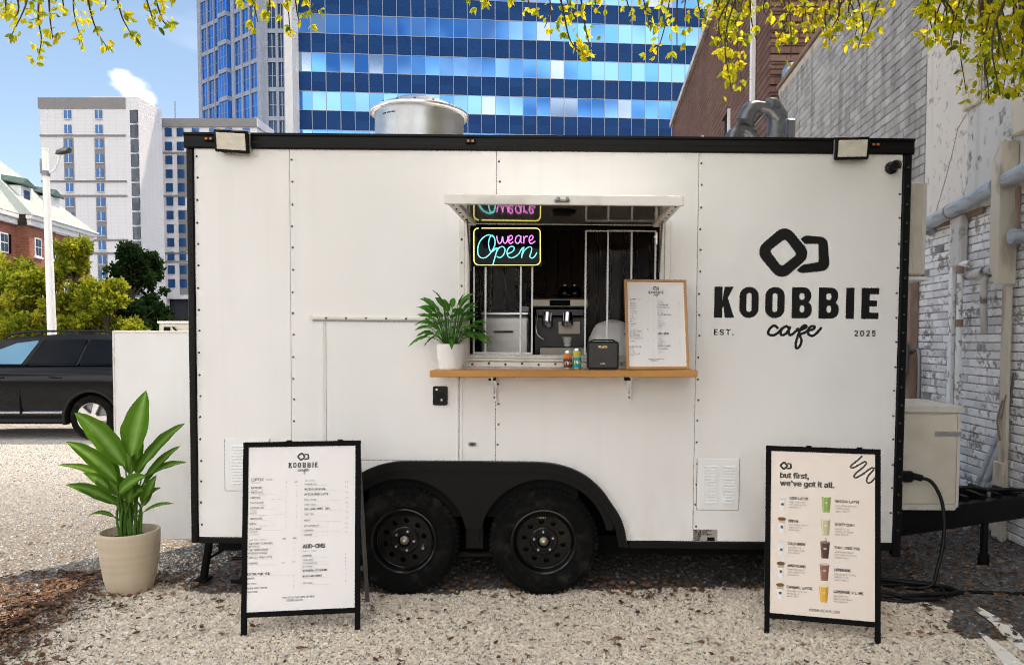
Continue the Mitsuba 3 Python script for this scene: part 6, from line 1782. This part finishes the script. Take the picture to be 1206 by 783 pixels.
lm = small_leaf(1.0, .25)
leaf_dicts = [mikit.ply(lm, 'm_leaf_bright', color=np.tile(c, (8, 1))) for c in cols6]
leaves = []
TWIGS=[[(-2.7,3.82,3.56),(-2.83,3.94,3.42),(-3.01,4.06,3.29)],
[(-2.98,4.25,3.77),(-3.07,4.37,3.54),(-3.14,4.49,3.46),(-3.25,4.61,3.38)],
[(-2.32,3.4,3.35),(-2.42,3.52,3.21),(-2.49,3.64,3.12)],
[(-2.37,3.71,3.5),(-2.43,3.83,3.37),(-2.47,3.95,3.29),(-2.48,4.07,3.23)],
[(-2.91,4.43,3.86),(-2.98,4.55,3.65),(-3.01,4.67,3.5)],
[(-2.12,3.54,3.42),(-2.17,3.66,3.26),(-2.19,3.78,3.2)],
[(-1.96,3.43,3.36),(-1.98,3.55,3.27),(-2.01,3.67,3.2)],
[(-1.96,3.56,3.43),(-1.98,3.68,3.24),(-2.0,3.8,3.25)],
[(-3.1,4.16,3.72),(-3.19,4.28,3.55),(-3.26,4.4,3.57)],
[(-2.62,4.26,3.78),(-2.68,4.38,3.64),(-2.76,4.5,3.66)],
[(-1.77,3.42,3.36),(-1.84,3.54,3.25)],
[(-2.52,3.45,3.38),(-2.6,3.57,3.24),(-2.71,3.69,3.24)],
[(-2.6,3.87,3.58),(-2.67,3.99,3.46),(-2.74,4.11,3.44)],
[(-1.45,3.52,3.41),(-1.51,3.64,3.31),(-1.54,3.76,3.25)],
[(-1.62,4.29,3.79),(-1.63,4.41,3.63),(-1.66,4.53,3.51)],
[(-1.57,4.02,3.66),(-1.63,4.14,3.51),(-1.7,4.26,3.5)],
[(-1.27,3.75,3.52),(-1.33,3.87,3.41),(-1.32,3.99,3.41)],
[(-1.35,3.74,3.52),(-1.38,3.86,3.36),(-1.41,3.98,3.35)],
[(-1.52,3.55,3.42),(-1.57,3.67,3.31)],
[(-0.47,3.95,3.62),(-0.5,4.07,3.5)],
[(-0.38,3.76,3.52),(-0.4,3.88,3.4)],
[(-0.24,3.44,3.37),(-0.25,3.56,3.25)],
[(-0.23,4.0,3.65),(-0.2,4.12,3.52),(-0.19,4.24,3.52)],
[(-0.12,4.21,3.75),(-0.08,4.33,3.57),(-0.12,4.45,3.51)],
[(-0.04,3.43,3.36),(-0.01,3.55,3.23),(0.03,3.67,3.12),(0.1,3.79,3.1)],
[(0.06,3.53,3.42),(0.08,3.65,3.31),(0.11,3.77,3.2),(0.14,3.89,3.17)],
[(0.0,4.47,3.88),(0.02,4.59,3.68),(0.0,4.71,3.64)],
[(0.2,4.31,3.8),(0.18,4.43,3.66),(0.22,4.55,3.64)],
[(0.28,3.88,3.59),(0.33,4.0,3.47),(0.37,4.12,3.44)],
[(0.38,3.68,3.49),(0.4,3.8,3.38),(0.45,3.92,3.29)],
[(0.63,4.45,3.87),(0.64,4.57,3.73),(0.6,4.69,3.52),(0.54,4.81,3.47)],
[(0.52,3.42,3.36),(0.53,3.54,3.22),(0.55,3.66,3.07)],
[(0.52,3.98,3.64),(0.53,4.1,3.47),(0.53,4.22,3.45)],
[(0.62,3.54,3.42),(0.65,3.66,3.31),(0.69,3.78,3.29)],
[(0.02,3.62,3.46),(0.03,3.74,3.33),(0.06,3.86,3.3)],
[(0.63,3.79,3.54),(0.63,3.91,3.43),(0.64,4.03,3.37)],
[(2.1,3.28,3.31),(2.14,3.4,3.07),(2.19,3.52,2.92)],
[(1.81,3.78,3.56),(1.87,3.9,3.4),(1.92,4.02,3.41)],
[(1.59,3.28,3.31),(1.73,3.4,3.16),(1.78,3.52,3.16)],
[(0.91,4.48,3.91),(0.99,4.6,3.55),(1.05,4.72,3.31)],
[(2.17,3.39,3.37),(2.26,3.51,3.18),(2.3,3.63,3.12)],
[(1.55,4.07,3.7),(1.67,4.19,3.44),(1.69,4.31,3.33)],
[(1.32,4.09,3.72),(1.35,4.21,3.52),(1.41,4.33,3.49)],
[(1.05,3.56,3.45),(1.11,3.68,3.21),(1.15,3.8,3.09)],
[(2.2,3.94,3.64),(2.15,4.06,3.3),(2.25,4.18,3.04)],
[(2.21,3.58,3.46),(2.34,3.7,3.22),(2.42,3.82,3.08)],
[(2.08,3.57,3.45),(2.23,3.69,3.28),(2.32,3.81,3.24)],
[(1.93,3.47,3.4),(2.01,3.59,3.09),(2.11,3.71,2.85)],
[(1.87,3.59,3.46),(1.84,3.71,3.26),(1.9,3.83,3.18)],
[(1.62,3.35,3.34),(1.8,3.47,3.17),(1.83,3.59,3.14)],
[(0.73,4.06,3.7),(0.88,4.18,3.46),(0.86,4.3,3.37)],
[(1.01,3.59,3.46),(1.1,3.71,3.26),(1.09,3.83,3.19)],
[(1.98,3.15,3.24),(2.1,3.27,2.98),(2.19,3.39,2.79)],
[(2.39,3.83,3.59),(2.46,3.95,3.25),(2.56,4.07,3.0)],
[(2.08,3.28,3.31),(2.12,3.4,3.1),(2.19,3.52,3.01)],
[(2.01,3.62,3.48),(2.17,3.74,3.2),(2.21,3.86,3.02)],
[(1.4,3.94,3.64),(1.41,4.06,3.41),(1.48,4.18,3.33)],
[(1.89,3.1,3.22),(2.0,3.22,2.99),(2.09,3.34,2.85)],
[(1.51,3.54,3.44),(1.51,3.66,3.25),(1.52,3.78,3.19)],
[(2.31,4.04,3.69),(2.36,4.16,3.33),(2.42,4.28,3.05)],
[(2.34,3.85,3.6),(2.47,3.97,3.33),(2.54,4.09,3.17)],
[(1.43,3.63,3.48),(1.42,3.75,3.32),(1.5,3.87,3.31)],
[(1.86,3.1,3.22),(1.84,3.22,2.96),(1.95,3.34,2.75)],
[(2.29,4.1,3.72),(2.35,4.22,3.44),(2.41,4.34,3.28)],
[(2.17,3.36,3.35),(2.21,3.48,3.06),(2.27,3.6,2.85)],
[(2.44,3.88,3.61),(2.56,4.0,3.4),(2.63,4.12,3.36)],
[(1.94,3.49,3.41),(2.09,3.61,3.15),(2.16,3.73,2.99)],
[(2.34,3.61,3.47),(2.38,3.73,3.29),(2.48,3.85,3.25)],
[(2.07,3.32,3.33),(2.17,3.44,3.09),(2.25,3.56,2.95)],
[(2.0,4.0,3.67),(2.15,4.12,3.47),(2.21,4.24,3.43)],
[(1.33,3.73,3.54),(1.36,3.85,3.36),(1.42,3.97,3.35)],
[(1.72,3.67,3.5),(1.84,3.79,3.31),(1.92,3.91,3.27)],
[(2.18,3.94,3.64),(2.28,4.06,3.28),(2.38,4.18,3.0)],
[(2.14,3.96,3.65),(2.16,4.08,3.44),(2.19,4.2,3.39)],
[(1.96,3.5,3.42),(2.03,3.62,3.11),(2.11,3.74,2.87)],
[(1.22,4.29,3.81),(1.17,4.41,3.62),(1.24,4.53,3.61)],
[(2.1,4.0,3.67),(2.08,4.12,3.44),(2.13,4.24,3.37)],
[(2.18,3.83,3.58),(2.34,3.95,3.25),(2.39,4.07,2.99)],
[(2.51,4.1,3.72),(2.59,4.22,3.42),(2.69,4.34,3.23)],
[(1.88,3.17,3.25),(1.91,3.29,3.04),(2.02,3.41,2.91)],
[(1.45,3.94,3.64),(1.49,4.06,3.42),(1.49,4.18,3.34)],
[(1.66,3.78,3.56),(1.64,3.9,3.41),(1.67,4.02,3.44)],
[(0.85,3.56,3.45),(0.79,3.68,3.15),(0.85,3.8,2.92)],
[(2.04,3.36,3.35),(2.13,3.48,3.06),(2.19,3.6,2.83)],
[(1.7,3.52,3.43),(1.8,3.64,3.25),(1.85,3.76,3.22)],
[(1.87,3.2,3.27),(1.87,3.32,3.04),(1.94,3.44,2.88)],
[(1.91,3.54,3.44),(1.91,3.66,3.22),(1.95,3.78,3.12)],
[(1.53,4.23,3.78),(1.69,4.35,3.53),(1.73,4.47,3.44)],
[(0.89,3.71,3.52),(0.79,3.83,3.29),(0.85,3.95,3.19)],
[(1.44,4.41,3.88),(1.44,4.53,3.61),(1.45,4.65,3.5)],
[(0.87,4.28,3.81),(0.91,4.4,3.58),(0.96,4.52,3.53)],
[(2.23,3.93,3.63),(2.32,4.05,3.38),(2.41,4.17,3.25)],
[(1.36,3.92,3.63),(1.34,4.04,3.42),(1.39,4.16,3.37)],
[(0.88,3.92,3.63),(0.86,4.04,3.36),(0.9,4.16,3.22)],
[(1.85,3.69,3.51),(2.0,3.81,3.33),(2.05,3.93,3.31)],
[(1.95,3.2,3.27),(2.04,3.32,3.0),(2.15,3.44,2.78)],
[(0.89,3.62,3.48),(0.93,3.74,3.27),(0.99,3.86,3.2)],
[(0.77,4.16,3.75),(0.87,4.28,3.57),(0.87,4.4,3.58)],
[(1.27,3.51,3.42),(1.33,3.63,3.25),(1.34,3.75,3.22)],
[(2.26,3.77,3.55),(2.26,3.89,3.33),(2.36,4.01,3.23)],
[(2.36,3.78,3.56),(2.49,3.9,3.29),(2.58,4.02,3.13)],
[(1.26,4.29,3.82),(1.28,4.41,3.57),(1.34,4.53,3.48)],
[(1.53,3.12,3.23),(1.57,3.24,3.12),(1.62,3.36,3.16)],
[(2.41,3.85,3.59),(2.45,3.97,3.33),(2.49,4.09,3.19)],
[(0.92,4.07,3.71),(0.96,4.19,3.36),(1.03,4.31,3.1)],
[(2.19,3.66,3.5),(2.27,3.78,3.18),(2.35,3.9,2.93)],
[(2.23,3.65,3.49),(2.3,3.77,3.31),(2.34,3.89,3.29)],
[(2.16,3.7,3.52),(2.15,3.82,3.32),(2.23,3.94,3.27)],
[(0.96,4.16,3.75),(0.93,4.28,3.42),(0.98,4.4,3.19)],
[(1.75,3.59,3.46),(1.93,3.71,3.25),(1.97,3.83,3.16)]]
for ti, tw in enumerate(TWIGS):
    p = np.array(tw, float)
    near = allp[np.argmin(np.linalg.norm(allp - p[0] - [0, 0, .5], axis=1))]
    path = catmull(np.vstack([near, (near + p[0]) / 2 + [0, 0, .08], p]), 5)
    put('twig', tube(path, np.linspace(.009, .0022, len(path)), 5), 'm_bark', ot, smooth=True)
    c = catmull(p, 6)
    seg = np.r_[0, np.cumsum(np.linalg.norm(np.diff(c, axis=0), axis=1))]
    dense = p[-1][0] / p[-1][1] > .15
    for q in path[3:-len(path) // 2:1]:
        for j in range(1 if dense else 3):
            d = rng.normal(0, .8, 3) + np.array([0, 0, -.35]); d /= np.linalg.norm(d)
            leaves.append((q + rng.normal(0, .05, 3), d, rng.normal(0, 1, 3), rng.uniform(.036, .056), dense))
    s = .03
    side_ = 1
    while s < seg[-1] + .02:
        q = np.array([np.interp(min(s, seg[-1]), seg, c[:, k]) for k in range(3)])
        tg = c[-1] - c[-2]; tg /= np.linalg.norm(tg)
        whorl = rng.random() < (.55 if dense else .4) or s > seg[-1] - .03
        spread = rng.normal(0, .035 if dense else .022, 3) * [1, .8, .6]
        for j in range(int(rng.integers(3, 6)) if whorl else 1):
            d = tg * rng.uniform(.2, .9) + rng.normal(0, .75, 3) + np.array([0, 0, -.35])
            d /= np.linalg.norm(d)
            leaves.append((q + spread, d, rng.normal(0, 1, 3), rng.uniform(.032, .052), dense))
        s += rng.uniform(.021, .042) if dense else rng.uniform(.018, .04)


def leaf_matrix(o, d, n, L):
    y = np.cross(n, d); y /= np.linalg.norm(y)
    z = np.cross(d, y)
    M = np.eye(4)
    M[:3, 0], M[:3, 1], M[:3, 2], M[:3, 3] = d * L, y * L, z * L, o
    return M


def shown(o):
    """how large a leaf shows: bigger when near, nothing outside the frame"""
    u, v = o[0] / o[1], (o[2] - 1.66) / o[1]
    return (-.77 < u < .625) * (v < .51) / o[1]


leaves.sort(key=lambda l: -shown(l[0]))
rest, rc_ = [], []
for i, (o, d, n, L, dense) in enumerate(leaves):
    ci = int(rng.choice(6, p=[.26, .22, .18, .12, .08, .14] if not dense or rng.random() < .6 else [.20, .20, .20, .20, .12, .08]))
    M = leaf_matrix(o, d, n, L)
    if i < 300:
        put('leaf', leaf_dicts[ci], None, ot, xform=T(M))
    else:
        rest.append(xf(lm, M)); rc_.append(np.tile(np.array(cols6[ci]) * rng.uniform(.8, 1.2), (8, 1)))
put('foliage', cat(rest), 'm_leaf_bright', ot, color=np.vstack(rc_), kind='stuff', label='smaller leaves of the twigs')
# the limbs' upper foliage, above the frame
B = [(*q, .38) for l in lim for q in l[6::3] + np.array([0, 0, .35])]
m, c = leaf_cloud(np.random.default_rng(5), B, 5200, .075, [(.34, .34, .02), (.20, .24, .02), (.12, .16, .015)])
put('upper_foliage', m, 'm_leaf_bright', ot, color=c, kind='stuff')
